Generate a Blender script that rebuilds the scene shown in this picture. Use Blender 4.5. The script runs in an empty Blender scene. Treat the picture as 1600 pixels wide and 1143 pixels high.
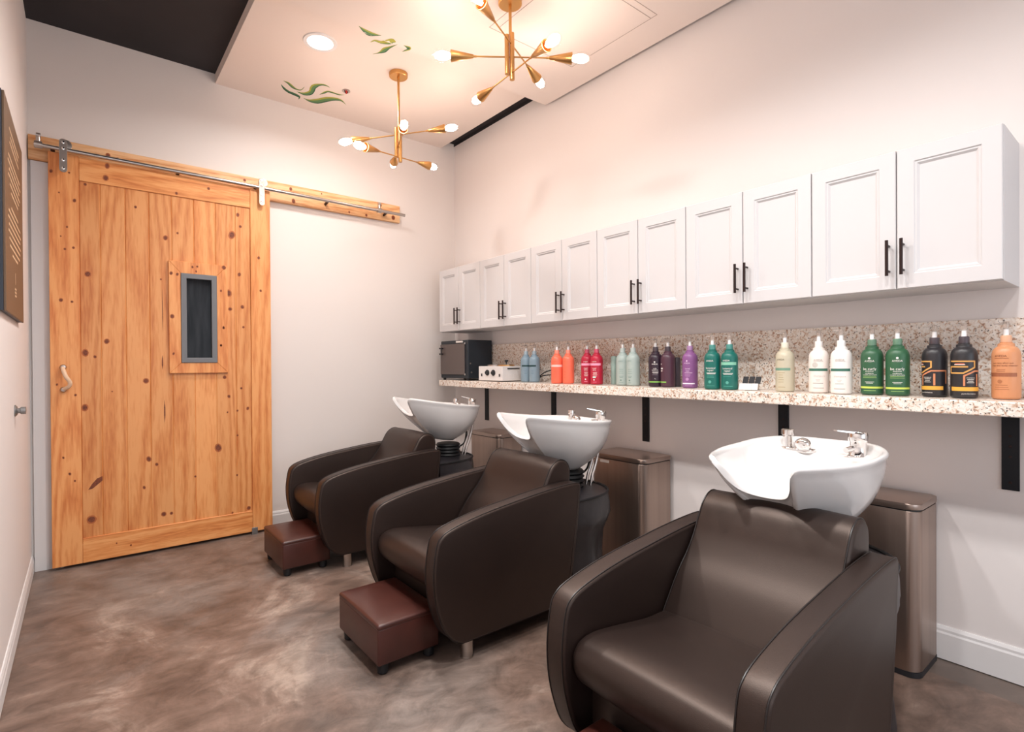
import bpy, bmesh, math, random
from mathutils import Vector, Matrix
random.seed(4)
PI = math.pi
scene = bpy.context.scene
COL = scene.collection

# ------------------------------------------------------------------ materials
def lin(c):
    return tuple(((v/255)/12.92 if v/255 <= 0.04045 else ((v/255+0.055)/1.055)**2.4) for v in c)

def new_mat(name):
    m = bpy.data.materials.new(name); m.use_nodes = True
    nt = m.node_tree
    return m, nt, nt.nodes['Principled BSDF']

def mat(name, rgb, rough=0.5, metal=0.0, coat=0.0, noise=0.0, nscale=40.0, bump=0.0, bscale=200.0,
        trans=0.0, emis=None, estr=0.0, spec=0.5, aniso=0.0, stretch=None):
    m, nt, b = new_mat(name)
    c = lin(rgb)
    b.inputs['Base Color'].default_value = (*c, 1)
    b.inputs['Roughness'].default_value = rough
    b.inputs['Metallic'].default_value = metal
    b.inputs['Coat Weight'].default_value = coat
    b.inputs['Specular IOR Level'].default_value = spec
    b.inputs['Transmission Weight'].default_value = trans
    tc = nt.nodes.new('ShaderNodeTexCoord')
    src = tc.outputs['Object']
    if stretch:
        mp = nt.nodes.new('ShaderNodeMapping'); mp.inputs['Scale'].default_value = stretch
        nt.links.new(src, mp.inputs['Vector']); src = mp.outputs['Vector']
    if noise > 0:
        n = nt.nodes.new('ShaderNodeTexNoise'); n.inputs['Scale'].default_value = nscale
        n.inputs['Detail'].default_value = 5
        nt.links.new(src, n.inputs['Vector'])
        r = nt.nodes.new('ShaderNodeValToRGB')
        r.color_ramp.elements[0].position = 0.3; r.color_ramp.elements[1].position = 0.7
        r.color_ramp.elements[0].color = (*[v*(1-noise) for v in c], 1)
        r.color_ramp.elements[1].color = (*[min(1, v*(1+noise)) for v in c], 1)
        nt.links.new(n.outputs['Fac'], r.inputs['Fac'])
        nt.links.new(r.outputs['Color'], b.inputs['Base Color'])
    if bump > 0:
        n = nt.nodes.new('ShaderNodeTexNoise'); n.inputs['Scale'].default_value = bscale
        n.inputs['Detail'].default_value = 3
        nt.links.new(src, n.inputs['Vector'])
        bp = nt.nodes.new('ShaderNodeBump'); bp.inputs['Strength'].default_value = bump
        bp.inputs['Distance'].default_value = 0.002
        nt.links.new(n.outputs['Fac'], bp.inputs['Height'])
        nt.links.new(bp.outputs['Normal'], b.inputs['Normal'])
    if emis:
        b.inputs['Emission Color'].default_value = (*lin(emis), 1)
        b.inputs['Emission Strength'].default_value = estr
    return m

def wood_mat(name, base, dark, light, vertical=True, planks=0.0, seed=0.0):
    m, nt, b = new_mat(name)
    N = nt.nodes.new; L = nt.links.new
    tc = N('ShaderNodeTexCoord')
    mp = N('ShaderNodeMapping')
    mp.inputs['Scale'].default_value = (1.0, 1.0, 0.10) if vertical else (0.10, 1.0, 1.0)
    mp.inputs['Location'].default_value = (seed, seed*1.7, seed*0.6)
    vec = tc.outputs['Object']
    if planks > 0:   # each board gets its own grain: shift the pattern per board
        sx = N('ShaderNodeSeparateXYZ'); L(vec, sx.inputs[0])
        dv = N('ShaderNodeMath'); dv.operation = 'DIVIDE'; dv.inputs[1].default_value = planks
        ad = N('ShaderNodeMath'); ad.operation = 'ADD'; ad.inputs[1].default_value = 20.285
        L(sx.outputs['X'], dv.inputs[0]); L(dv.outputs[0], ad.inputs[0])
        fl = N('ShaderNodeMath'); fl.operation = 'FLOOR'; L(ad.outputs[0], fl.inputs[0])
        wn = N('ShaderNodeTexWhiteNoise'); wn.noise_dimensions = '1D'; L(fl.outputs[0], wn.inputs['W'])
        vm = N('ShaderNodeVectorMath'); vm.operation = 'MULTIPLY_ADD'
        vm.inputs[1].default_value = (3, 3, 9)
        L(wn.outputs['Color'], vm.inputs[0]); L(vec, vm.inputs[2]); vec = vm.outputs[0]
    L(vec, mp.inputs['Vector'])
    wob = N('ShaderNodeTexNoise'); wob.inputs['Scale'].default_value = 2.6; wob.inputs['Detail'].default_value = 1.5
    L(mp.outputs[0], wob.inputs['Vector'])
    ma = N('ShaderNodeMath'); ma.operation = 'MULTIPLY'; ma.inputs[1].default_value = 17
    L(wob.outputs['Fac'], ma.inputs[0])
    fr = N('ShaderNodeMath'); fr.operation = 'PINGPONG'; fr.inputs[1].default_value = 0.5
    L(ma.outputs[0], fr.inputs[0])
    fine = N('ShaderNodeTexNoise'); fine.inputs['Scale'].default_value = 90; fine.inputs['Detail'].default_value = 3
    L(mp.outputs[0], fine.inputs['Vector'])
    mx = N('ShaderNodeMath'); mx.operation = 'MULTIPLY_ADD'; mx.inputs[1].default_value = 0.7
    L(fr.outputs[0], mx.inputs[0])
    f2 = N('ShaderNodeMath'); f2.operation = 'MULTIPLY'; f2.inputs[1].default_value = 0.75
    L(fine.outputs['Fac'], f2.inputs[0]); L(f2.outputs[0], mx.inputs[2])
    r = N('ShaderNodeValToRGB')
    e = r.color_ramp.elements
    e[0].position = 0.30; e[0].color = (*lin(dark), 1)
    e[1].position = 0.68; e[1].color = (*lin(light), 1)
    k = r.color_ramp.elements.new(0.49); k.color = (*lin(base), 1)
    L(mx.outputs[0], r.inputs['Fac'])
    col = r.outputs['Color']
    if planks > 0:
        hs = N('ShaderNodeHueSaturation')
        mr = N('ShaderNodeMapRange'); mr.inputs['To Min'].default_value = 0.88; mr.inputs['To Max'].default_value = 1.08
        L(wn.outputs['Value'], mr.inputs['Value']); L(mr.outputs[0], hs.inputs['Value']); L(col, hs.inputs['Color'])
        col = hs.outputs['Color']
    L(col, b.inputs['Base Color'])
    b.inputs['Roughness'].default_value = 0.42
    bp = N('ShaderNodeBump'); bp.inputs['Strength'].default_value = 0.08; bp.inputs['Distance'].default_value = 0.002
    L(fine.outputs['Fac'], bp.inputs['Height']); L(bp.outputs['Normal'], b.inputs['Normal'])
    return m

def floor_mat():
    m, nt, b = new_mat('polished_concrete')
    N = nt.nodes.new; L = nt.links.new
    tc = N('ShaderNodeTexCoord')
    def noise(sc, det, dist=0.0, rough=0.6, stretch=(1, 1, 1)):
        mp = N('ShaderNodeMapping'); mp.inputs['Scale'].default_value = stretch
        mp.inputs['Rotation'].default_value = (0, 0, 0.5)
        L(tc.outputs['Object'], mp.inputs['Vector'])
        n = N('ShaderNodeTexNoise'); n.inputs['Scale'].default_value = sc; n.inputs['Detail'].default_value = det
        n.inputs['Distortion'].default_value = dist; n.inputs['Roughness'].default_value = rough
        L(mp.outputs[0], n.inputs['Vector']); return n
    big = noise(1.3, 9, 1.3, 0.66)
    r = N('ShaderNodeValToRGB'); e = r.color_ramp.elements
    e[0].position = 0.36; e[0].color = (*lin((84, 68, 60)), 1)
    e[1].position = 0.66; e[1].color = (*lin((160, 143, 131)), 1)
    for p, c in ((0.44, (104, 85, 75)), (0.56, (124, 104, 93))):
        k = e.new(p); k.color = (*lin(c), 1)
    L(big.outputs['Fac'], r.inputs['Fac'])
    # grey cloudy areas
    g = noise(0.75, 4, 0.3)
    gr = N('ShaderNodeValToRGB'); gr.color_ramp.elements[0].position = 0.48; gr.color_ramp.elements[1].position = 0.62
    L(g.outputs['Fac'], gr.inputs['Fac'])
    mx = N('ShaderNodeMixRGB'); mx.inputs['Color2'].default_value = (*lin((130, 123, 118)), 1)
    sc = N('ShaderNodeMath'); sc.operation = 'MULTIPLY'; sc.inputs[1].default_value = 0.75
    L(gr.outputs['Color'], sc.inputs[0]); L(sc.outputs[0], mx.inputs['Fac']); L(r.outputs['Color'], mx.inputs['Color1'])
    # fine trowel mottling
    f = noise(6.0, 10, 0.7, 0.72, (1, 1.5, 1))
    fr = N('ShaderNodeValToRGB'); fr.color_ramp.elements[0].position = 0.35; fr.color_ramp.elements[1].position = 0.68
    fr.color_ramp.elements[0].color = (0.62, 0.61, 0.60, 1); fr.color_ramp.elements[1].color = (1.3, 1.3, 1.3, 1)
    L(f.outputs['Fac'], fr.inputs['Fac'])
    m2 = N('ShaderNodeMixRGB'); m2.blend_type = 'MULTIPLY'; m2.inputs['Fac'].default_value = 1
    L(mx.outputs[0], m2.inputs['Color1']); L(fr.outputs['Color'], m2.inputs['Color2'])
    # grey stained strip beside the right baseboard
    sx = N('ShaderNodeSeparateXYZ'); L(tc.outputs['Object'], sx.inputs[0])
    gt = N('ShaderNodeMath'); gt.operation = 'GREATER_THAN'; gt.inputs[1].default_value = 2.645
    L(sx.outputs['X'], gt.inputs[0])
    g7 = N('ShaderNodeMath'); g7.operation = 'MULTIPLY'; g7.inputs[1].default_value = 0.72
    L(gt.outputs[0], g7.inputs[0])
    m3 = N('ShaderNodeMixRGB'); m3.inputs['Color2'].default_value = (*lin((98, 88, 82)), 1)
    L(g7.outputs[0], m3.inputs['Fac']); L(m2.outputs[0], m3.inputs['Color1'])
    # warm tan area at the right foreground
    L(m3.outputs[0], b.inputs['Base Color'])
    rr = N('ShaderNodeMapRange'); rr.inputs['To Min'].default_value = 0.28; rr.inputs['To Max'].default_value = 0.6
    L(f.outputs['Fac'], rr.inputs['Value']); L(rr.outputs[0], b.inputs['Roughness'])
    bp = N('ShaderNodeBump'); bp.inputs['Strength'].default_value = 0.12; bp.inputs['Distance'].default_value = 0.004
    L(f.outputs['Fac'], bp.inputs['Height']); L(bp.outputs['Normal'], b.inputs['Normal'])
    return m

def granite_mat():
    m, nt, b = new_mat('speckled_granite')
    N = nt.nodes.new; L = nt.links.new
    tc = N('ShaderNodeTexCoord')
    n1 = N('ShaderNodeTexNoise'); n1.inputs['Scale'].default_value = 70; n1.inputs['Detail'].default_value = 5
    n1.inputs['Distortion'].default_value = 0.8
    L(tc.outputs['Object'], n1.inputs['Vector'])
    r = N('ShaderNodeValToRGB'); e = r.color_ramp.elements
    e[0].position = 0.32; e[0].color = (*lin((168, 128, 106)), 1)
    e[1].position = 0.62; e[1].color = (*lin((240, 233, 226)), 1)
    for p, c in ((0.40, (206, 178, 156)), (0.47, (228, 216, 204))):
        k = e.new(p); k.color = (*lin(c), 1)
    L(n1.outputs['Fac'], r.inputs['Fac'])
    n2 = N('ShaderNodeTexNoise'); n2.inputs['Scale'].default_value = 130; n2.inputs['Detail'].default_value = 3
    L(tc.outputs['Object'], n2.inputs['Vector'])
    r2 = N('ShaderNodeValToRGB'); r2.color_ramp.elements[0].position = 0.345; r2.color_ramp.elements[1].position = 0.385
    r2.color_ramp.elements[0].color = (0.05, 0.04, 0.035, 1); r2.color_ramp.elements[1].color = (1, 1, 1, 1)
    L(n2.outputs['Fac'], r2.inputs['Fac'])
    mx = N('ShaderNodeMixRGB'); mx.blend_type = 'MULTIPLY'; mx.inputs['Fac'].default_value = 0.9
    L(r.outputs['Color'], mx.inputs['Color1']); L(r2.outputs['Color'], mx.inputs['Color2'])
    L(mx.outputs[0], b.inputs['Base Color'])
    b.inputs['Roughness'].default_value = 0.25
    return m

M = {}
M['wall'] = mat('white_wall_paint', (229, 223, 221), 0.75, bump=0.05, bscale=300)
M['wall_back'] = mat('white_wall_paint_back', (226, 219, 215), 0.75, bump=0.05, bscale=300)
M['ceil'] = mat('ceiling_paint', (232, 219, 211), 0.8)
M['black_ceil'] = mat('black_ceiling_paint', (34, 30, 34), 0.75, noise=0.3, nscale=1.5)
M['trimw'] = mat('white_trim_paint', (226, 224, 224), 0.45)
M['groove'] = mat('shadow_gap', (176, 160, 150), 0.9)
M['floor'] = floor_mat()
M['granite'] = granite_mat()
M['plank'] = wood_mat('knotty_pine_boards', (220, 146, 84), (204, 124, 66), (231, 163, 102), True, 0.1295)
M['pine_v'] = wood_mat('knotty_pine_stile', (222, 146, 84), (206, 124, 66), (233, 164, 102), True, 0, 3.1)
M['pine_h'] = wood_mat('knotty_pine_rail', (222, 146, 82), (200, 118, 60), (234, 166, 104), False, 0, 5.3)
M['pine_b'] = wood_mat('pine_header_board', (226, 172, 120), (206, 138, 84), (238, 192, 144), False, 0, 8.7)
M['knot'] = mat('pine_knot', (118, 60, 36), 0.6, noise=0.4, nscale=120)
M['knot2'] = mat('pine_knot_ring', (176, 98, 52), 0.6)
M['steel'] = mat('brushed_steel', (190, 182, 176), 0.28, 1.0)
M['chrome'] = mat('chrome', (225, 222, 220), 0.08, 1.0)
M['blackmetal'] = mat('black_metal', (12, 16, 24), 0.5, 0.3)
M['handle'] = mat('dark_bronze_handle', (52, 38, 36), 0.35, 0.7)
M['cab'] = mat('white_cabinet_paint', (206, 204, 205), 0.4)
M['cabgap'] = mat('cabinet_side', (204, 202, 203), 0.45)
M['leather'] = mat('dark_brown_leather', (30, 21, 19), 0.44, bump=0.12, bscale=420, noise=0.10, nscale=6, spec=0.6)
M['leather'].node_tree.nodes['Principled BSDF'].inputs['Specular Tint'].default_value = (1, .80, .70, 1)
M['piping'] = mat('brown_piping', (22, 15, 14), 0.4)
M['ottleather'] = mat('reddish_brown_leather', (66, 32, 26), 0.36, bump=0.1, bscale=300, noise=0.15, nscale=8)
M['rubber'] = mat('black_rubber', (16, 18, 22), 0.5)
M['cloth'] = mat('black_vinyl_cover', (40, 38, 42), 0.38, bump=0.5, bscale=22, noise=0.3, nscale=9)
M['porcelain'] = mat('white_porcelain', (224, 222, 221), 0.07, coat=0.4)
M['bronze'] = mat('brushed_bronze_steel', (172, 154, 144), 0.42, 1.0, noise=0.08, nscale=30, stretch=(1, 1, 0.02))
M['bronze_lid'] = mat('brushed_bronze_lid', (180, 162, 152), 0.36, 1.0)
M['darkplastic'] = mat('dark_plastic', (32, 32, 36), 0.5)
M['brass'] = mat('brushed_brass', (204, 156, 98), 0.34, 1.0)
M['sticker'] = mat('white_sticker', (225, 218, 212), 0.5)
M['warmbody'] = mat('black_powdercoat', (26, 34, 42), 0.45)
M['warmdoor'] = mat('smoked_door_panel', (92, 80, 76), 0.3)
M['waxbody'] = mat('white_enamel', (224, 220, 218), 0.35)
M['wire'] = mat('black_cable', (14, 18, 24), 0.5)
M['windowframe'] = mat('grey_window_frame', (112, 114, 118), 0.45)
M['darkglass'] = mat('dark_window_glass', (36, 37, 40), 0.08, spec=0.12, noise=0.5, nscale=14, stretch=(3, 1, .3))
M['sign'] = mat('bronze_sign_face', (112, 86, 64), 0.5)
M['signedge'] = mat('sign_edge', (40, 48, 60), 0.5)
M['cream'] = mat('cream_lettering', (226, 196, 160), 0.6)
M['bone'] = mat('bone_handle', (228, 196, 166), 0.4)
M['leafg'] = mat('leaf_green_paint', (92, 132, 84), 0.8)
M['leafy'] = mat('leaf_yellow_green_paint', (168, 168, 72), 0.8)
M['leafd'] = mat('leaf_dark_green_paint', (52, 94, 70), 0.8)
M['red'] = mat('red_sensor', (200, 60, 50), 0.4)
M['pumpw'] = mat('white_pump_stem', (240, 238, 238), 0.4)
M['pumpc'] = mat('clear_pump_head', (236, 226, 218), 0.2, trans=0.8)
M['fade'] = mat('floor_guide_metal', (150, 150, 150), 0.4, 0.8)
def emat(name, rgb, s):
    m = bpy.data.materials.new(name); m.use_nodes = True; nt = m.node_tree; nt.nodes.clear()
    e = nt.nodes.new('ShaderNodeEmission'); e.inputs['Color'].default_value = (*lin(rgb), 1); e.inputs['Strength'].default_value = s
    o = nt.nodes.new('ShaderNodeOutputMaterial'); nt.links.new(e.outputs[0], o.inputs[0]); return m
M['bulb'] = emat('glowing_filament', (255, 230, 212), 70)
M['disc'] = emat('lit_diffuser', (255, 246, 238), 9)
m, nt, b = new_mat('clear_bulb_glass')
nt.nodes.clear()
_t = nt.nodes.new('ShaderNodeBsdfTransparent'); _g = nt.nodes.new('ShaderNodeBsdfGlossy'); _g.inputs['Roughness'].default_value = 0.05
_f = nt.nodes.new('ShaderNodeValue'); _f.outputs[0].default_value = 0.10
_x = nt.nodes.new('ShaderNodeMixShader'); _o = nt.nodes.new('ShaderNodeOutputMaterial')
nt.links.new(_f.outputs[0], _x.inputs[0]); nt.links.new(_t.outputs[0], _x.inputs[1]); nt.links.new(_g.outputs[0], _x.inputs[2]); nt.links.new(_x.outputs[0], _o.inputs[0])
M['bulbglass'] = m

# ------------------------------------------------------------------ helpers
def finish(name, bm, mats, parent=None, smooth=False, angle=40):
    bmesh.ops.recalc_face_normals(bm, faces=bm.faces)
    me = bpy.data.meshes.new(name); bm.to_mesh(me); bm.free()
    if not isinstance(mats, (list, tuple)): mats = [mats]
    for x in mats: me.materials.append(x)
    o = bpy.data.objects.new(name, me); COL.objects.link(o)
    if parent is not None: o.parent = parent
    if smooth:
        for p in me.polygons: p.use_smooth = True
        try: me.set_sharp_from_angle(angle=math.radians(angle))
        except Exception: pass
    return o

def thing(name, label, cat, loc=(0, 0, 0), group=None, rz=0.0):
    o = bpy.data.objects.new(name, None); COL.objects.link(o)
    o.location = loc; o.rotation_euler = (0, 0, rz); o.empty_display_size = 0.1
    o['label'] = label; o['category'] = cat
    if group: o['group'] = group
    return o

def tag(o, label, cat, group=None):
    o['label'] = label; o['category'] = cat
    if group: o['group'] = group
    return o

def add_box(bm, lo, hi, mi=0, bevel=0.0, seg=2, taper=None):
    x0, y0, z0 = lo; x1, y1, z1 = hi
    vs = [bm.verts.new(p) for p in ((x0,y0,z0),(x1,y0,z0),(x1,y1,z0),(x0,y1,z0),(x0,y0,z1),(x1,y0,z1),(x1,y1,z1),(x0,y1,z1))]
    fs = [bm.faces.new([vs[i] for i in f]) for f in ((0,3,2,1),(4,5,6,7),(0,1,5,4),(1,2,6,5),(2,3,7,6),(3,0,4,7))]
    for f in fs: f.material_index = mi
    if bevel > 0:
        es = list({e for f in fs for e in f.edges})
        bmesh.ops.bevel(bm, geom=es, offset=bevel, segments=seg, profile=0.5, affect='EDGES')
    return fs

def add_prism(bm, pts, axis, a0, a1, mi=0, bevel=0.0, seg=3):
    """extrude a closed 2D polygon along axis ('y': pts are x,z; 'x': pts are y,z; 'z': pts are x,y)"""
    def P(p, a):
        return {'y': (p[0], a, p[1]), 'x': (a, p[0], p[1]), 'z': (p[0], p[1], a)}[axis]
    A = [bm.verts.new(P(p, a0)) for p in pts]; B = [bm.verts.new(P(p, a1)) for p in pts]
    n = len(pts); fs = []
    f0 = bm.faces.new(A[::-1]); f1 = bm.faces.new(B); fs += [f0, f1]
    for i in range(n):
        fs.append(bm.faces.new((A[i], A[(i+1) % n], B[(i+1) % n], B[i])))
    for f in fs: f.material_index = mi
    if bevel > 0:
        es = list(set(f0.edges) | set(f1.edges))
        bmesh.ops.bevel(bm, geom=es, offset=bevel, segments=seg, profile=0.5, affect='EDGES')
    return fs

def add_lathe(bm, prof, c=(0, 0, 0), seg=32, mi=0, mat4=None, cap=True):
    rings = []
    T = mat4 if mat4 else Matrix.Translation(c)
    for r, z in prof:
        if r < 1e-6: rings.append([bm.verts.new(T @ Vector((0, 0, z)))])
        else: rings.append([bm.verts.new(T @ Vector((r*math.cos(2*PI*i/seg), r*math.sin(2*PI*i/seg), z))) for i in range(seg)])
    for a, b_ in zip(rings, rings[1:]):
        for i in range(seg):
            j = (i+1) % seg
            if len(a) == 1 and len(b_) == 1: continue
            if len(a) == 1: f = bm.faces.new((a[0], b_[i], b_[j]))
            elif len(b_) == 1: f = bm.faces.new((a[i], a[j], b_[0]))
            else: f = bm.faces.new((a[i], a[j], b_[j], b_[i]))
            f.material_index = mi
    if cap:
        for ring in (rings[0], rings[-1]):
            if len(ring) > 1: bm.faces.new(ring).material_index = mi

def aim(p0, p1):
    d = Vector(p1) - Vector(p0)
    return Matrix.Translation(p0) @ d.to_track_quat('Z', 'Y').to_matrix().to_4x4(), d.length

def add_rod(bm, p0, p1, r, seg=16, mi=0, r1=None):
    T, l = aim(p0, p1)
    add_lathe(bm, [(r, 0), (r if r1 is None else r1, l)], seg=seg, mi=mi, mat4=T)

def catmull(P, k=4, closed=False):
    P = [Vector(p) for p in P]; n = len(P); out = []
    rng = range(n) if closed else range(n-1)
    for i in rng:
        p0 = P[(i-1) % n] if closed else P[max(i-1, 0)]
        p1 = P[i]; p2 = P[(i+1) % n] if closed else P[i+1]
        p3 = P[(i+2) % n] if closed else P[min(i+2, n-1)]
        for j in range(k):
            t = j/k
            out.append(0.5*((2*p1)+(-p0+p2)*t+(2*p0-5*p1+4*p2-p3)*t*t+(-p0+3*p1-3*p2+p3)*t**3))
    if not closed: out.append(P[-1])
    return out

def add_tube(bm, pts, r, seg=8, mi=0, closed=False):
    pts = [Vector(p) for p in pts]; n = len(pts); rings = []
    up = None
    for i, p in enumerate(pts):
        a = pts[(i-1) % n] if (closed or i > 0) else p
        b_ = pts[(i+1) % n] if (closed or i < n-1) else p
        t = (b_-a).normalized()
        if up is None:
            up = t.orthogonal().normalized()
        else:
            up = (up - t*up.dot(t)).normalized()
        s = t.cross(up)
        rings.append([bm.verts.new(p + (up*math.cos(2*PI*q/seg)+s*math.sin(2*PI*q/seg))*r) for q in range(seg)])
    m_ = n if closed else n-1
    for i in range(m_):
        a, b_ = rings[i], rings[(i+1) % n]
        for q in range(seg):
            f = bm.faces.new((a[q], a[(q+1) % seg], b_[(q+1) % seg], b_[q])); f.material_index = mi
    if not closed:
        bm.faces.new(rings[0]).material_index = mi; bm.faces.new(rings[-1]).material_index = mi

def part(name, fn, m_, parent, smooth=False, angle=40):
    bm = bmesh.new(); fn(bm); return finish(name, bm, m_, parent, smooth, angle)

def struct(name, fn, m_, parent=None, smooth=False):
    o = part(name, fn, m_, parent, smooth)
    if parent is None: o['kind'] = 'structure'
    return o

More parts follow.
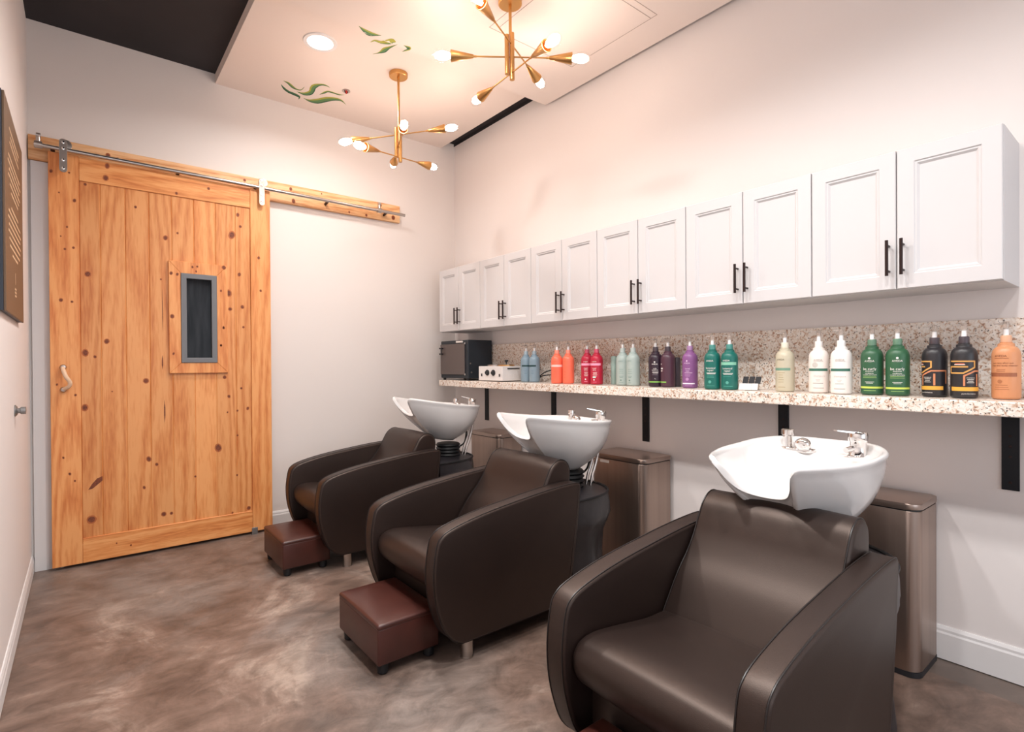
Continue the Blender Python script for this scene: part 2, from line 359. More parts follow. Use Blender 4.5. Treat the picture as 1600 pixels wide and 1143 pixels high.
_txt = {}
def text_polys(s):
    """flat glyph polygons of a string at size 1, centred in x"""
    if s in _txt: return _txt[s]
    cu = bpy.data.curves.new('t', 'FONT'); cu.body = s; cu.align_x = 'CENTER'; cu.resolution_u = 3
    o = bpy.data.objects.new('t', cu); COL.objects.link(o)
    dg = bpy.context.evaluated_depsgraph_get()
    me = o.evaluated_get(dg).to_mesh()
    vs = [tuple(v.co) for v in me.vertices]; fs = [tuple(p.vertices) for p in me.polygons]
    o.evaluated_get(dg).to_mesh_clear()
    bpy.data.objects.remove(o); bpy.data.curves.remove(cu)
    _txt[s] = (vs, fs); return _txt[s]
LEAVES = {
 'L1':[[[1.141,4.03,3.289],[1.141,4.03,3.289],[1.141,4.03,3.289],[1.141,4.03,3.289]],[[1.15,4.028,3.289],[1.151,4.031,3.289],[1.151,4.035,3.289],[1.151,4.036,3.289]],[[1.164,4.026,3.289],[1.164,4.032,3.289],[1.165,4.041,3.289],[1.165,4.045,3.289]],[[1.178,4.027,3.289],[1.179,4.036,3.289],[1.179,4.049,3.289],[1.179,4.055,3.289]],[[1.192,4.036,3.289],[1.192,4.045,3.289],[1.191,4.06,3.289],[1.191,4.067,3.289]],[[1.206,4.047,3.289],[1.205,4.058,3.289],[1.204,4.074,3.289],[1.204,4.081,3.289]],[[1.218,4.058,3.289],[1.218,4.069,3.289],[1.218,4.085,3.289],[1.217,4.093,3.289]],[[1.23,4.068,3.289],[1.23,4.078,3.289],[1.23,4.093,3.289],[1.23,4.1,3.289]],[[1.241,4.078,3.289],[1.242,4.086,3.289],[1.242,4.099,3.289],[1.243,4.104,3.289]],[[1.252,4.084,3.289],[1.253,4.091,3.289],[1.254,4.101,3.289],[1.255,4.105,3.289]],[[1.263,4.086,3.289],[1.264,4.092,3.289],[1.266,4.101,3.289],[1.266,4.105,3.289]],[[1.273,4.085,3.289],[1.275,4.09,3.289],[1.277,4.098,3.289],[1.278,4.101,3.289]],[[1.281,4.079,3.289],[1.283,4.082,3.289],[1.286,4.088,3.289],[1.287,4.09,3.289]],[[1.285,4.062,3.289],[1.287,4.064,3.289],[1.289,4.067,3.289],[1.29,4.068,3.289]],[[1.287,4.039,3.289],[1.288,4.04,3.289],[1.29,4.042,3.289],[1.291,4.042,3.289]],[[1.288,4.022,3.289],[1.289,4.023,3.289],[1.29,4.024,3.289],[1.29,4.024,3.289]]],
 'L2':[[[1.146,4.092,3.289],[1.146,4.094,3.289],[1.145,4.096,3.289],[1.145,4.097,3.289]],[[1.154,4.1,3.289],[1.153,4.104,3.289],[1.152,4.108,3.289],[1.152,4.111,3.289]],[[1.165,4.112,3.289],[1.165,4.118,3.289],[1.163,4.126,3.289],[1.163,4.13,3.289]],[[1.178,4.123,3.289],[1.177,4.131,3.289],[1.176,4.143,3.289],[1.175,4.149,3.289]],[[1.19,4.134,3.289],[1.19,4.143,3.289],[1.189,4.157,3.289],[1.189,4.164,3.289]],[[1.204,4.144,3.289],[1.204,4.154,3.289],[1.204,4.169,3.289],[1.204,4.176,3.289]],[[1.218,4.153,3.289],[1.219,4.163,3.289],[1.22,4.179,3.289],[1.22,4.187,3.289]],[[1.233,4.157,3.289],[1.235,4.168,3.289],[1.237,4.185,3.289],[1.238,4.193,3.289]],[[1.25,4.158,3.289],[1.251,4.17,3.289],[1.254,4.188,3.289],[1.255,4.197,3.289]],[[1.266,4.162,3.289],[1.267,4.173,3.289],[1.269,4.192,3.289],[1.27,4.201,3.289]],[[1.281,4.167,3.289],[1.282,4.178,3.289],[1.284,4.196,3.289],[1.285,4.205,3.289]],[[1.297,4.174,3.289],[1.297,4.184,3.289],[1.298,4.201,3.289],[1.299,4.208,3.289]],[[1.311,4.189,3.289],[1.309,4.196,3.289],[1.306,4.206,3.289],[1.305,4.21,3.289]],[[1.317,4.217,3.289],[1.314,4.216,3.289],[1.309,4.214,3.289],[1.307,4.214,3.289]],[[1.314,4.236,3.289],[1.313,4.235,3.289],[1.311,4.233,3.289],[1.31,4.233,3.289]],[[1.311,4.248,3.289],[1.311,4.248,3.289],[1.311,4.248,3.289],[1.311,4.248,3.289]]],
 'L3':[[[1.264,4.129,3.289],[1.264,4.129,3.289],[1.264,4.129,3.289],[1.264,4.129,3.289]],[[1.278,4.126,3.289],[1.279,4.129,3.289],[1.28,4.135,3.289],[1.28,4.137,3.289]],[[1.299,4.12,3.289],[1.3,4.128,3.289],[1.303,4.141,3.289],[1.304,4.147,3.289]],[[1.315,4.109,3.289],[1.319,4.122,3.289],[1.324,4.142,3.289],[1.327,4.151,3.289]],[[1.325,4.091,3.289],[1.331,4.107,3.289],[1.341,4.132,3.289],[1.345,4.143,3.289]],[[1.332,4.069,3.289],[1.341,4.087,3.289],[1.355,4.114,3.289],[1.361,4.127,3.289]],[[1.334,4.053,3.289],[1.346,4.067,3.289],[1.364,4.087,3.289],[1.373,4.097,3.289]],[[1.331,4.041,3.289],[1.344,4.045,3.289],[1.363,4.05,3.289],[1.372,4.052,3.289]],[[1.324,4.011,3.289],[1.337,4.013,3.289],[1.357,4.018,3.289],[1.367,4.02,3.289]],[[1.322,3.967,3.289],[1.335,3.979,3.289],[1.355,3.998,3.289],[1.364,4.007,3.289]],[[1.333,3.937,3.289],[1.342,3.953,3.289],[1.357,3.978,3.289],[1.364,3.99,3.289]],[[1.348,3.922,3.289],[1.354,3.935,3.289],[1.363,3.954,3.289],[1.368,3.963,3.289]],[[1.362,3.912,3.289],[1.366,3.921,3.289],[1.371,3.934,3.289],[1.374,3.941,3.289]],[[1.374,3.903,3.289],[1.377,3.911,3.289],[1.381,3.922,3.289],[1.383,3.927,3.289]],[[1.387,3.898,3.289],[1.389,3.905,3.289],[1.392,3.916,3.289],[1.393,3.92,3.289]],[[1.401,3.897,3.289],[1.402,3.903,3.289],[1.404,3.912,3.289],[1.405,3.916,3.289]],[[1.417,3.903,3.289],[1.417,3.907,3.289],[1.418,3.913,3.289],[1.418,3.916,3.289]],[[1.433,3.913,3.289],[1.433,3.915,3.289],[1.433,3.918,3.289],[1.433,3.919,3.289]],[[1.444,3.921,3.289],[1.444,3.921,3.289],[1.444,3.921,3.289],[1.444,3.921,3.289]]],
 'L4':[[[1.414,4.071,3.289],[1.414,4.071,3.289],[1.414,4.071,3.289],[1.414,4.071,3.289]],[[1.417,4.055,3.289],[1.418,4.057,3.289],[1.42,4.06,3.289],[1.421,4.062,3.289]],[[1.421,4.032,3.289],[1.424,4.037,3.289],[1.428,4.045,3.289],[1.43,4.048,3.289]],[[1.426,4.012,3.289],[1.43,4.019,3.289],[1.436,4.029,3.289],[1.439,4.034,3.289]],[[1.43,3.996,3.289],[1.435,4.004,3.289],[1.441,4.015,3.289],[1.444,4.02,3.289]],[[1.436,3.982,3.289],[1.44,3.99,3.289],[1.446,4.001,3.289],[1.448,4.006,3.289]],[[1.445,3.972,3.289],[1.448,3.979,3.289],[1.452,3.991,3.289],[1.454,3.996,3.289]],[[1.457,3.968,3.289],[1.459,3.975,3.289],[1.462,3.987,3.289],[1.463,3.992,3.289]],[[1.471,3.969,3.289],[1.472,3.975,3.289],[1.475,3.986,3.289],[1.476,3.991,3.289]],[[1.485,3.969,3.289],[1.486,3.976,3.289],[1.489,3.986,3.289],[1.49,3.99,3.289]],[[1.501,3.97,3.289],[1.502,3.976,3.289],[1.504,3.986,3.289],[1.505,3.99,3.289]],[[1.517,3.971,3.289],[1.519,3.977,3.289],[1.521,3.986,3.289],[1.522,3.99,3.289]],[[1.532,3.97,3.289],[1.534,3.975,3.289],[1.536,3.983,3.289],[1.537,3.987,3.289]],[[1.545,3.966,3.289],[1.547,3.97,3.289],[1.549,3.975,3.289],[1.55,3.977,3.289]],[[1.558,3.96,3.289],[1.558,3.962,3.289],[1.559,3.964,3.289],[1.559,3.965,3.289]],[[1.566,3.956,3.289],[1.566,3.956,3.289],[1.566,3.956,3.289],[1.566,3.956,3.289]]],
 'L5':[[[1.333,4.194,3.289],[1.333,4.194,3.289],[1.333,4.194,3.289],[1.333,4.194,3.289]],[[1.346,4.196,3.289],[1.347,4.199,3.289],[1.347,4.203,3.289],[1.347,4.205,3.289]],[[1.365,4.198,3.289],[1.366,4.204,3.289],[1.367,4.214,3.289],[1.368,4.219,3.289]],[[1.382,4.193,3.289],[1.384,4.204,3.289],[1.388,4.221,3.289],[1.389,4.229,3.289]],[[1.396,4.179,3.289],[1.401,4.196,3.289],[1.408,4.221,3.289],[1.411,4.232,3.289]],[[1.41,4.16,3.289],[1.417,4.182,3.289],[1.428,4.215,3.289],[1.433,4.23,3.289]],[[1.424,4.141,3.289],[1.433,4.165,3.289],[1.448,4.202,3.289],[1.454,4.22,3.289]],[[1.438,4.119,3.289],[1.448,4.143,3.289],[1.465,4.18,3.289],[1.473,4.197,3.289]],[[1.454,4.094,3.289],[1.464,4.117,3.289],[1.48,4.152,3.289],[1.488,4.169,3.289]],[[1.471,4.072,3.289],[1.48,4.094,3.289],[1.495,4.128,3.289],[1.502,4.144,3.289]],[[1.489,4.057,3.289],[1.497,4.077,3.289],[1.51,4.108,3.289],[1.515,4.123,3.289]],[[1.508,4.047,3.289],[1.514,4.064,3.289],[1.524,4.09,3.289],[1.529,4.102,3.289]],[[1.527,4.041,3.289],[1.532,4.055,3.289],[1.539,4.077,3.289],[1.542,4.087,3.289]],[[1.544,4.037,3.289],[1.548,4.049,3.289],[1.553,4.068,3.289],[1.556,4.077,3.289]],[[1.561,4.038,3.289],[1.564,4.048,3.289],[1.567,4.064,3.289],[1.569,4.071,3.289]],[[1.58,4.046,3.289],[1.581,4.053,3.289],[1.582,4.065,3.289],[1.583,4.071,3.289]],[[1.601,4.064,3.289],[1.601,4.069,3.289],[1.601,4.076,3.289],[1.602,4.079,3.289]],[[1.622,4.088,3.289],[1.622,4.09,3.289],[1.622,4.093,3.289],[1.622,4.094,3.289]],[[1.637,4.106,3.289],[1.637,4.106,3.289],[1.637,4.106,3.289],[1.637,4.106,3.289]]],
 'R1':[[[1.265,2.977,3.209],[1.265,2.977,3.209],[1.265,2.977,3.209],[1.265,2.977,3.209]],[[1.269,2.977,3.209],[1.269,2.978,3.209],[1.269,2.98,3.209],[1.269,2.981,3.209]],[[1.275,2.978,3.209],[1.275,2.98,3.209],[1.275,2.984,3.209],[1.275,2.986,3.209]],[[1.281,2.979,3.209],[1.281,2.983,3.209],[1.281,2.989,3.209],[1.281,2.992,3.209]],[[1.288,2.98,3.209],[1.288,2.985,3.209],[1.288,2.994,3.209],[1.288,2.998,3.209]],[[1.295,2.981,3.209],[1.295,2.988,3.209],[1.295,2.999,3.209],[1.295,3.004,3.209]],[[1.301,2.981,3.209],[1.302,2.99,3.209],[1.302,3.003,3.209],[1.302,3.009,3.209]],[[1.308,2.982,3.209],[1.308,2.992,3.209],[1.309,3.007,3.209],[1.309,3.014,3.209]],[[1.314,2.983,3.209],[1.315,2.994,3.209],[1.316,3.011,3.209],[1.316,3.018,3.209]],[[1.321,2.984,3.209],[1.322,2.996,3.209],[1.323,3.014,3.209],[1.377,3.146,3.289]],[[1.327,2.984,3.209],[1.328,2.997,3.209],[1.33,3.017,3.209],[1.386,3.15,3.289]],[[1.333,2.985,3.209],[1.335,2.998,3.209],[1.338,3.021,3.21],[1.394,3.153,3.289]],[[1.338,2.985,3.209],[1.341,2.999,3.209],[1.345,3.021,3.21],[1.402,3.154,3.289]],[[1.343,2.985,3.209],[1.347,2.998,3.209],[1.352,3.019,3.209],[1.41,3.152,3.289]],[[1.349,2.986,3.209],[1.353,2.998,3.209],[1.359,3.016,3.209],[1.417,3.148,3.289]],[[1.356,2.986,3.209],[1.359,2.996,3.209],[1.365,3.013,3.209],[1.368,3.021,3.21]],[[1.363,2.985,3.209],[1.366,2.994,3.209],[1.371,3.009,3.209],[1.373,3.015,3.209]],[[1.369,2.985,3.209],[1.372,2.993,3.209],[1.376,3.004,3.209],[1.378,3.01,3.209]],[[1.376,2.985,3.209],[1.378,2.991,3.209],[1.382,3.001,3.209],[1.383,3.005,3.209]],[[1.382,2.984,3.209],[1.384,2.989,3.209],[1.387,2.997,3.209],[1.388,3.001,3.209]],[[1.389,2.983,3.209],[1.39,2.987,3.209],[1.392,2.993,3.209],[1.394,2.996,3.209]],[[1.395,2.983,3.209],[1.396,2.985,3.209],[1.398,2.989,3.209],[1.398,2.991,3.209]],[[1.401,2.982,3.209],[1.401,2.983,3.209],[1.402,2.986,3.209],[1.403,2.987,3.209]],[[1.406,2.981,3.209],[1.406,2.982,3.209],[1.406,2.983,3.209],[1.407,2.983,3.209]],[[1.409,2.981,3.209],[1.409,2.981,3.209],[1.409,2.981,3.209],[1.409,2.981,3.209]]],
 'R2':[[[1.44,3.211,3.289],[1.44,3.212,3.289],[1.441,3.213,3.289],[1.441,3.213,3.289]],[[1.441,3.206,3.289],[1.441,3.207,3.289],[1.443,3.209,3.289],[1.443,3.209,3.289]],[[1.442,3.2,3.289],[1.443,3.201,3.289],[1.445,3.203,3.289],[1.446,3.204,3.289]],[[1.443,3.191,3.289],[1.445,3.193,3.289],[1.447,3.197,3.289],[1.448,3.198,3.289]],[[1.445,3.183,3.289],[1.447,3.186,3.289],[1.45,3.19,3.289],[1.452,3.192,3.289]],[[1.448,3.175,3.289],[1.45,3.179,3.289],[1.454,3.185,3.289],[1.456,3.187,3.289]],[[1.452,3.168,3.289],[1.454,3.173,3.289],[1.458,3.181,3.289],[1.459,3.184,3.289]],[[1.458,3.165,3.289],[1.46,3.17,3.289],[1.463,3.179,3.289],[1.464,3.183,3.289]],[[1.465,3.163,3.289],[1.466,3.169,3.289],[1.469,3.179,3.289],[1.47,3.183,3.289]],[[1.472,3.163,3.289],[1.473,3.169,3.289],[1.475,3.179,3.289],[1.476,3.183,3.289]],[[1.479,3.162,3.289],[1.48,3.169,3.289],[1.483,3.179,3.289],[1.484,3.184,3.289]],[[1.485,3.16,3.289],[1.487,3.167,3.289],[1.49,3.178,3.289],[1.492,3.183,3.289]],[[1.49,3.157,3.289],[1.493,3.165,3.289],[1.498,3.177,3.289],[1.5,3.182,3.289]],[[1.494,3.152,3.289],[1.498,3.16,3.289],[1.505,3.173,3.289],[1.507,3.179,3.289]],[[1.499,3.144,3.289],[1.504,3.154,3.289],[1.512,3.169,3.289],[1.515,3.176,3.289]],[[1.444,3.013,3.209],[1.509,3.147,3.289],[1.519,3.164,3.289],[1.523,3.172,3.289]],[[1.448,3.005,3.209],[1.455,3.016,3.209],[1.525,3.159,3.289],[1.53,3.168,3.289]],[[1.452,2.997,3.209],[1.46,3.01,3.209],[1.531,3.154,3.289],[1.537,3.164,3.289]],[[1.456,2.991,3.209],[1.464,3.004,3.209],[1.536,3.149,3.289],[1.542,3.16,3.289]],[[1.458,2.986,3.209],[1.467,3.0,3.209],[1.541,3.144,3.289],[1.547,3.155,3.289]],[[1.46,2.982,3.209],[1.469,2.995,3.209],[1.484,3.016,3.209],[1.551,3.149,3.289]],[[1.463,2.978,3.209],[1.472,2.991,3.209],[1.486,3.011,3.209],[1.553,3.144,3.289]],[[1.466,2.974,3.209],[1.474,2.987,3.209],[1.488,3.008,3.209],[1.494,3.017,3.209]],[[1.47,2.971,3.209],[1.477,2.984,3.209],[1.489,3.004,3.209],[1.495,3.014,3.209]],[[1.475,2.968,3.209],[1.481,2.981,3.209],[1.49,3.002,3.209],[1.495,3.012,3.209]],[[1.481,2.968,3.209],[1.485,2.98,3.209],[1.492,3.0,3.209],[1.495,3.008,3.209]],[[1.487,2.971,3.209],[1.49,2.981,3.209],[1.494,2.997,3.209],[1.496,3.004,3.209]],[[1.493,2.975,3.209],[1.495,2.983,3.209],[1.497,2.995,3.209],[1.499,3.0,3.209]],[[1.498,2.979,3.209],[1.499,2.985,3.209],[1.5,2.993,3.209],[1.501,2.997,3.209]],[[1.502,2.983,3.209],[1.502,2.986,3.209],[1.503,2.991,3.209],[1.504,2.994,3.209]],[[1.504,2.986,3.209],[1.505,2.988,3.209],[1.505,2.99,3.209],[1.505,2.991,3.209]]],
 'R3':[[[1.507,3.321,3.289],[1.507,3.322,3.289],[1.508,3.323,3.289],[1.508,3.324,3.289]],[[1.509,3.316,3.289],[1.51,3.318,3.289],[1.511,3.319,3.289],[1.511,3.32,3.289]],[[1.513,3.31,3.289],[1.514,3.312,3.289],[1.515,3.314,3.289],[1.516,3.315,3.289]],[[1.518,3.303,3.289],[1.519,3.305,3.289],[1.52,3.308,3.289],[1.521,3.309,3.289]],[[1.523,3.295,3.289],[1.524,3.297,3.289],[1.526,3.301,3.289],[1.527,3.302,3.289]],[[1.527,3.287,3.289],[1.528,3.289,3.289],[1.531,3.294,3.289],[1.533,3.296,3.289]],[[1.529,3.278,3.289],[1.532,3.282,3.289],[1.536,3.287,3.289],[1.538,3.29,3.289]],[[1.53,3.269,3.289],[1.534,3.273,3.289],[1.54,3.281,3.289],[1.543,3.284,3.289]],[[1.53,3.258,3.289],[1.536,3.265,3.289],[1.544,3.274,3.289],[1.548,3.279,3.289]],[[1.53,3.248,3.289],[1.537,3.255,3.289],[1.548,3.268,3.289],[1.553,3.273,3.289]],[[1.529,3.237,3.289],[1.538,3.246,3.289],[1.551,3.261,3.289],[1.558,3.267,3.289]],[[1.529,3.227,3.289],[1.539,3.237,3.289],[1.555,3.254,3.289],[1.562,3.261,3.289]],[[1.53,3.217,3.289],[1.541,3.229,3.289],[1.557,3.247,3.289],[1.565,3.255,3.289]],[[1.533,3.21,3.289],[1.543,3.221,3.289],[1.559,3.239,3.289],[1.567,3.247,3.289]],[[1.536,3.204,3.289],[1.546,3.214,3.289],[1.561,3.23,3.289],[1.567,3.238,3.289]],[[1.54,3.198,3.289],[1.548,3.208,3.289],[1.562,3.222,3.289],[1.568,3.229,3.289]],[[1.544,3.193,3.289],[1.551,3.201,3.289],[1.562,3.213,3.289],[1.568,3.219,3.289]],[[1.549,3.187,3.289],[1.554,3.193,3.289],[1.564,3.204,3.289],[1.568,3.209,3.289]],[[1.553,3.179,3.289],[1.558,3.185,3.289],[1.566,3.194,3.289],[1.569,3.198,3.289]],[[1.559,3.17,3.289],[1.563,3.175,3.289],[1.569,3.182,3.289],[1.571,3.186,3.289]],[[1.565,3.16,3.289],[1.568,3.163,3.289],[1.573,3.169,3.289],[1.575,3.171,3.289]],[[1.572,3.149,3.289],[1.574,3.151,3.289],[1.577,3.155,3.289],[1.578,3.157,3.289]],[[1.516,3.015,3.209],[1.517,3.016,3.209],[1.519,3.018,3.209],[1.52,3.019,3.209]],[[1.521,3.006,3.209],[1.521,3.007,3.209],[1.522,3.008,3.209],[1.523,3.008,3.209]],[[1.525,3.0,3.209],[1.525,3.0,3.209],[1.525,3.0,3.209],[1.525,3.0,3.209]]],
 'R4':[[[1.557,2.987,3.209],[1.557,2.987,3.209],[1.557,2.987,3.209],[1.557,2.987,3.209]],[[1.559,2.987,3.209],[1.559,2.987,3.209],[1.56,2.988,3.209],[1.56,2.989,3.209]],[[1.563,2.985,3.209],[1.564,2.987,3.209],[1.564,2.99,3.209],[1.564,2.991,3.209]],[[1.568,2.984,3.209],[1.568,2.987,3.209],[1.569,2.992,3.209],[1.57,2.994,3.209]],[[1.572,2.982,3.209],[1.573,2.987,3.209],[1.575,2.994,3.209],[1.576,2.997,3.209]],[[1.577,2.981,3.209],[1.578,2.987,3.209],[1.58,2.996,3.209],[1.581,3.0,3.209]],[[1.581,2.98,3.209],[1.582,2.987,3.209],[1.585,2.997,3.209],[1.586,3.002,3.209]],[[1.584,2.979,3.209],[1.586,2.987,3.209],[1.589,2.998,3.209],[1.591,3.004,3.209]],[[1.588,2.978,3.209],[1.59,2.986,3.209],[1.594,2.999,3.209],[1.595,3.005,3.209]],[[1.591,2.977,3.209],[1.594,2.986,3.209],[1.597,2.999,3.209],[1.599,3.005,3.209]],[[1.596,2.977,3.209],[1.597,2.986,3.209],[1.6,3.0,3.209],[1.602,3.006,3.209]],[[1.602,2.979,3.209],[1.601,2.987,3.209],[1.601,3.0,3.209],[1.601,3.006,3.209]],[[1.611,2.991,3.209],[1.606,2.993,3.209],[1.598,2.996,3.209],[1.594,2.997,3.209]],[[1.613,3.004,3.209],[1.607,3.0,3.209],[1.597,2.993,3.209],[1.593,2.99,3.209]],[[1.612,3.01,3.209],[1.606,3.004,3.209],[1.597,2.996,3.209],[1.593,2.992,3.209]],[[1.61,3.015,3.209],[1.604,3.009,3.209],[1.596,3.0,3.209],[1.593,2.996,3.209]],[[1.607,3.019,3.209],[1.602,3.014,3.209],[1.595,3.005,3.209],[1.592,3.001,3.209]],[[1.67,3.147,3.289],[1.6,3.019,3.209],[1.593,3.011,3.209],[1.59,3.008,3.209]],[[1.667,3.152,3.289],[1.663,3.147,3.289],[1.592,3.017,3.209],[1.589,3.014,3.209]],[[1.664,3.157,3.289],[1.66,3.153,3.289],[1.655,3.147,3.289],[1.653,3.144,3.289]],[[1.66,3.163,3.289],[1.657,3.16,3.289],[1.653,3.155,3.289],[1.651,3.153,3.289]],[[1.656,3.169,3.289],[1.654,3.167,3.289],[1.651,3.164,3.289],[1.65,3.162,3.289]],[[1.652,3.175,3.289],[1.651,3.174,3.289],[1.649,3.172,3.289],[1.648,3.171,3.289]],[[1.648,3.18,3.289],[1.648,3.18,3.289],[1.647,3.179,3.289],[1.647,3.179,3.289]],[[1.646,3.184,3.289],[1.646,3.184,3.289],[1.646,3.184,3.289],[1.646,3.184,3.289]]],
}

# ------------------------------------------------------------------ the room
XL, XR, YB, YF = -0.25, 2.81, 4.376, -2.6
ZC = 3.36
struct('floor', lambda bm: add_box(bm, (XL-.1, YF-.1, -.08), (XR+.1, YB+.1, 0)), M['floor'])
struct('wall_left', lambda bm: add_box(bm, (XL-.1, YF, 0), (XL, YB, ZC)), M['wall'])
struct('wall_right', lambda bm: add_box(bm, (XR, YF, 0), (XR+.1, YB, ZC)), M['wall'])
struct('wall_back', lambda bm: add_box(bm, (XL-.1, YB, 0), (XR+.1, YB+.1, ZC)), M['wall_back'])
def _wf(bm):
    add_box(bm, (XL-.1, YF-.1, 0), (XR+.1, YF, .35)); add_box(bm, (XL-.1, YF-.1, 2.75), (XR+.1, YF, ZC))
    add_box(bm, (XL-.1, YF-.1, .35), (XL+.2, YF, 2.75)); add_box(bm, (XR-.2, YF-.1, .35), (XR+.1, YF, 2.75))
struct('wall_front', _wf, M['wall'])
def _win(bm):
    for x in (XL+.2, 1.25, XR-.26): add_box(bm, (x, YF-.09, .35), (x+.06, YF-.03, 2.75))
    for z in (.35, 2.69): add_box(bm, (XL+.2, YF-.085, z), (XR-.2, YF-.035, z+.06))
struct('assumed_window', _win, M['trimw'])  # assumed unseen window, put in to admit daylight
# black upper ceiling with two hanging white panels
ceil = struct('ceiling', lambda bm: add_box(bm, (XL-.1, YF-.1, ZC), (XR+.1, YB+.1, ZC+.1)), M['black_ceil'])
part('ceiling_panel', lambda bm: add_box(bm, (.768, 3.02, 3.29), (2.665, YB, ZC)), M['ceil'], ceil)
part('ceiling_panel', lambda bm: add_box(bm, (.768, YF, 3.21), (2.765, 3.02, ZC)), M['ceil'], ceil)
struct('trim_2', lambda bm: add_box(bm, (XR-.003, YF, 3.334), (XR-.0005, YB, ZC)), M['black_ceil'])
def _hatch(bm):
    x0, x1, y0, y1 = 1.868, 2.545, 1.845, 2.52; t = .0014
    for a, b_ in (((x0, y0), (x1, y0)), ((x0, y1), (x1, y1))): add_box(bm, (a[0], a[1]-t, 3.2085), (b_[0], b_[1]+t, 3.2098))
    for a, b_ in (((x0, y0), (x0, y1)), ((x1, y0), (x1, y1))): add_box(bm, (a[0]-t, a[1], 3.2085), (b_[0]+t, b_[1], 3.2098))
    add_box(bm, (x0+.045, y0, 3.2085), (x0+.048, y1-.04, 3.2098)); add_box(bm, (x0, y0+.04, 3.2085), (x1, y0+.043, 3.2098))
part('access_hatch', _hatch, M['groove'], ceil)
def prof_board(h, t):   # baseboard section: (offset from wall, z)
    return [(0, 0.004), (t, 0.004), (t, h-.03), (t*.75, h-.022), (t*.75, h-.012), (t*.35, h), (0, h)]
struct('baseboard_right', lambda bm: add_prism(bm, [(XR-o, z) for o, z in prof_board(.14, .016)], 'y', YF, YB), M['trimw'])
struct('baseboard_left', lambda bm: add_prism(bm, [(XL+o, z) for o, z in prof_board(.10, .012)], 'y', YF, YB), M['trimw'])
struct('baseboard_back', lambda bm: add_prism(bm, [(YB-o, z) for o, z in prof_board(.12, .014)], 'x', 1.13, XR-.02), M['trimw'])
def _cas(bm):
    add_box(bm, (XL+.014, YB-.02, 0), (-.10, YB, 2.5)); add_box(bm, (-.115, YB-.032, 0), (-.10, YB-.02, 2.5))
struct('trim_1', _cas, M['trimw'])

# ------------------------------------------------------------------ sliding barn door
YD = 4.29
door = bpy.data.objects.new('door_1', None); COL.objects.link(door); door.location = (.48, YD, 0); door['kind'] = 'structure'
def dp(name, fn, m_, parent=None, smooth=False):
    o = part(name, fn, m_, parent or door, smooth)
    if parent is None: o.location = (-.48, -YD, 0)
    return o
D0, D1, DB, DT = -.153, 1.112, .018, 2.555
SL, SR = -.008, .975           # inner edges of the stiles
KN = [[0.031,1.828,0.012],[0.123,1.407,0.01],[0.023,2.389,0.006],[0.446,2.114,0.01],[0.281,2.293,0.006],[0.516,2.156,0.005],[0.852,2.191,0.015],[0.893,2.344,0.008],[0.909,2.261,0.007],[0.899,1.91,0.008],[0.828,1.769,0.014],[0.837,1.655,0.009],[0.918,1.675,0.009],[0.924,1.527,0.006],[0.134,2.527,0.009],[0.126,2.449,0.011],[0.511,2.425,0.006],[0.705,2.496,0.007],[-0.139,2.435,0.006],[-0.054,2.443,0.004],[-0.03,2.276,0.006],[-0.103,2.312,0.003],[-0.078,1.97,0.005],[-0.037,1.983,0.005],[-0.099,1.655,0.007],[-0.047,1.648,0.005],[-0.067,2.107,0.004],[0.629,1.936,0.005],[0.474,1.875,0.007],[0.51,1.871,0.006],[0.478,1.583,0.009],[0.418,1.831,0.004],[0.795,1.947,0.01],[0.775,1.779,0.005],[0.79,1.515,0.006],[0.773,1.392,0.005],[0.622,1.902,0.004],[1.03,2.046,0.007],[1.042,1.802,0.006],[-0.097,2.046,0.003],[0.015,1.333,0.012],[0.01,0.989,0.012],[0.329,1.149,0.012],[0.753,0.66,0.016],[0.34,0.628,0.01],[0.384,0.587,0.007],[0.037,0.281,0.018],[0.313,0.442,0.006],[0.421,0.246,0.011],[0.465,0.244,0.007],[-0.066,0.584,0.005],[-0.042,0.538,0.004],[-0.096,0.688,0.004],[-0.035,1.07,0.005],[-0.122,1.138,0.004],[0.797,1.163,0.009],[0.824,1.024,0.007],[0.906,1.08,0.006],[0.948,0.93,0.007],[0.879,0.918,0.005],[0.878,0.738,0.005],[0.814,0.91,0.004],[0.873,0.449,0.005],[0.949,0.195,0.01],[0.84,0.18,0.005],[0.063,1.308,0.006],[0.238,0.078,0.004],[0.163,0.107,0.003],[0.608,0.475,0.005],[0.148,1.085,0.003]]
def knot(bm, x, z, r, y, rot=None, asp=None):
    asp = asp or random.uniform(1.0, 1.5); rot = rot if rot is not None else random.uniform(-.3, .3)
    for k, (s, mi, d) in enumerate(((1.45, 2, .0003), (1.0, 1, .0006))):
        vs = []
        for i in range(14):
            a = 2*PI*i/14; u = r*s*math.cos(a)*(1+random.uniform(-.08, .08)); w = r*s*asp*math.sin(a)
            vs.append(bm.verts.new((x+u*math.cos(rot)-w*math.sin(rot), y-d, z+u*math.sin(rot)+w*math.cos(rot))))
        bm.faces.new(vs).material_index = mi
def on_knots(bm, x0, x1, z0, z1, y, skip=None):
    for x, z, r in KN:
        if x0 < x < x1 and z0 < z < z1 and not (skip and skip[0] < x < skip[1] and skip[2] < z < skip[3]):
            knot(bm, x, z, r, y)
WX0, WX1, WZ0, WZ1 = .460, .818, 1.196, 1.962   # window trim
GX0, GX1, GZ0, GZ1 = .530, .749, 1.268, 1.882   # grey frame
PX = [SL, .096, .225, .354, .482, .613, .747, .875, SR]
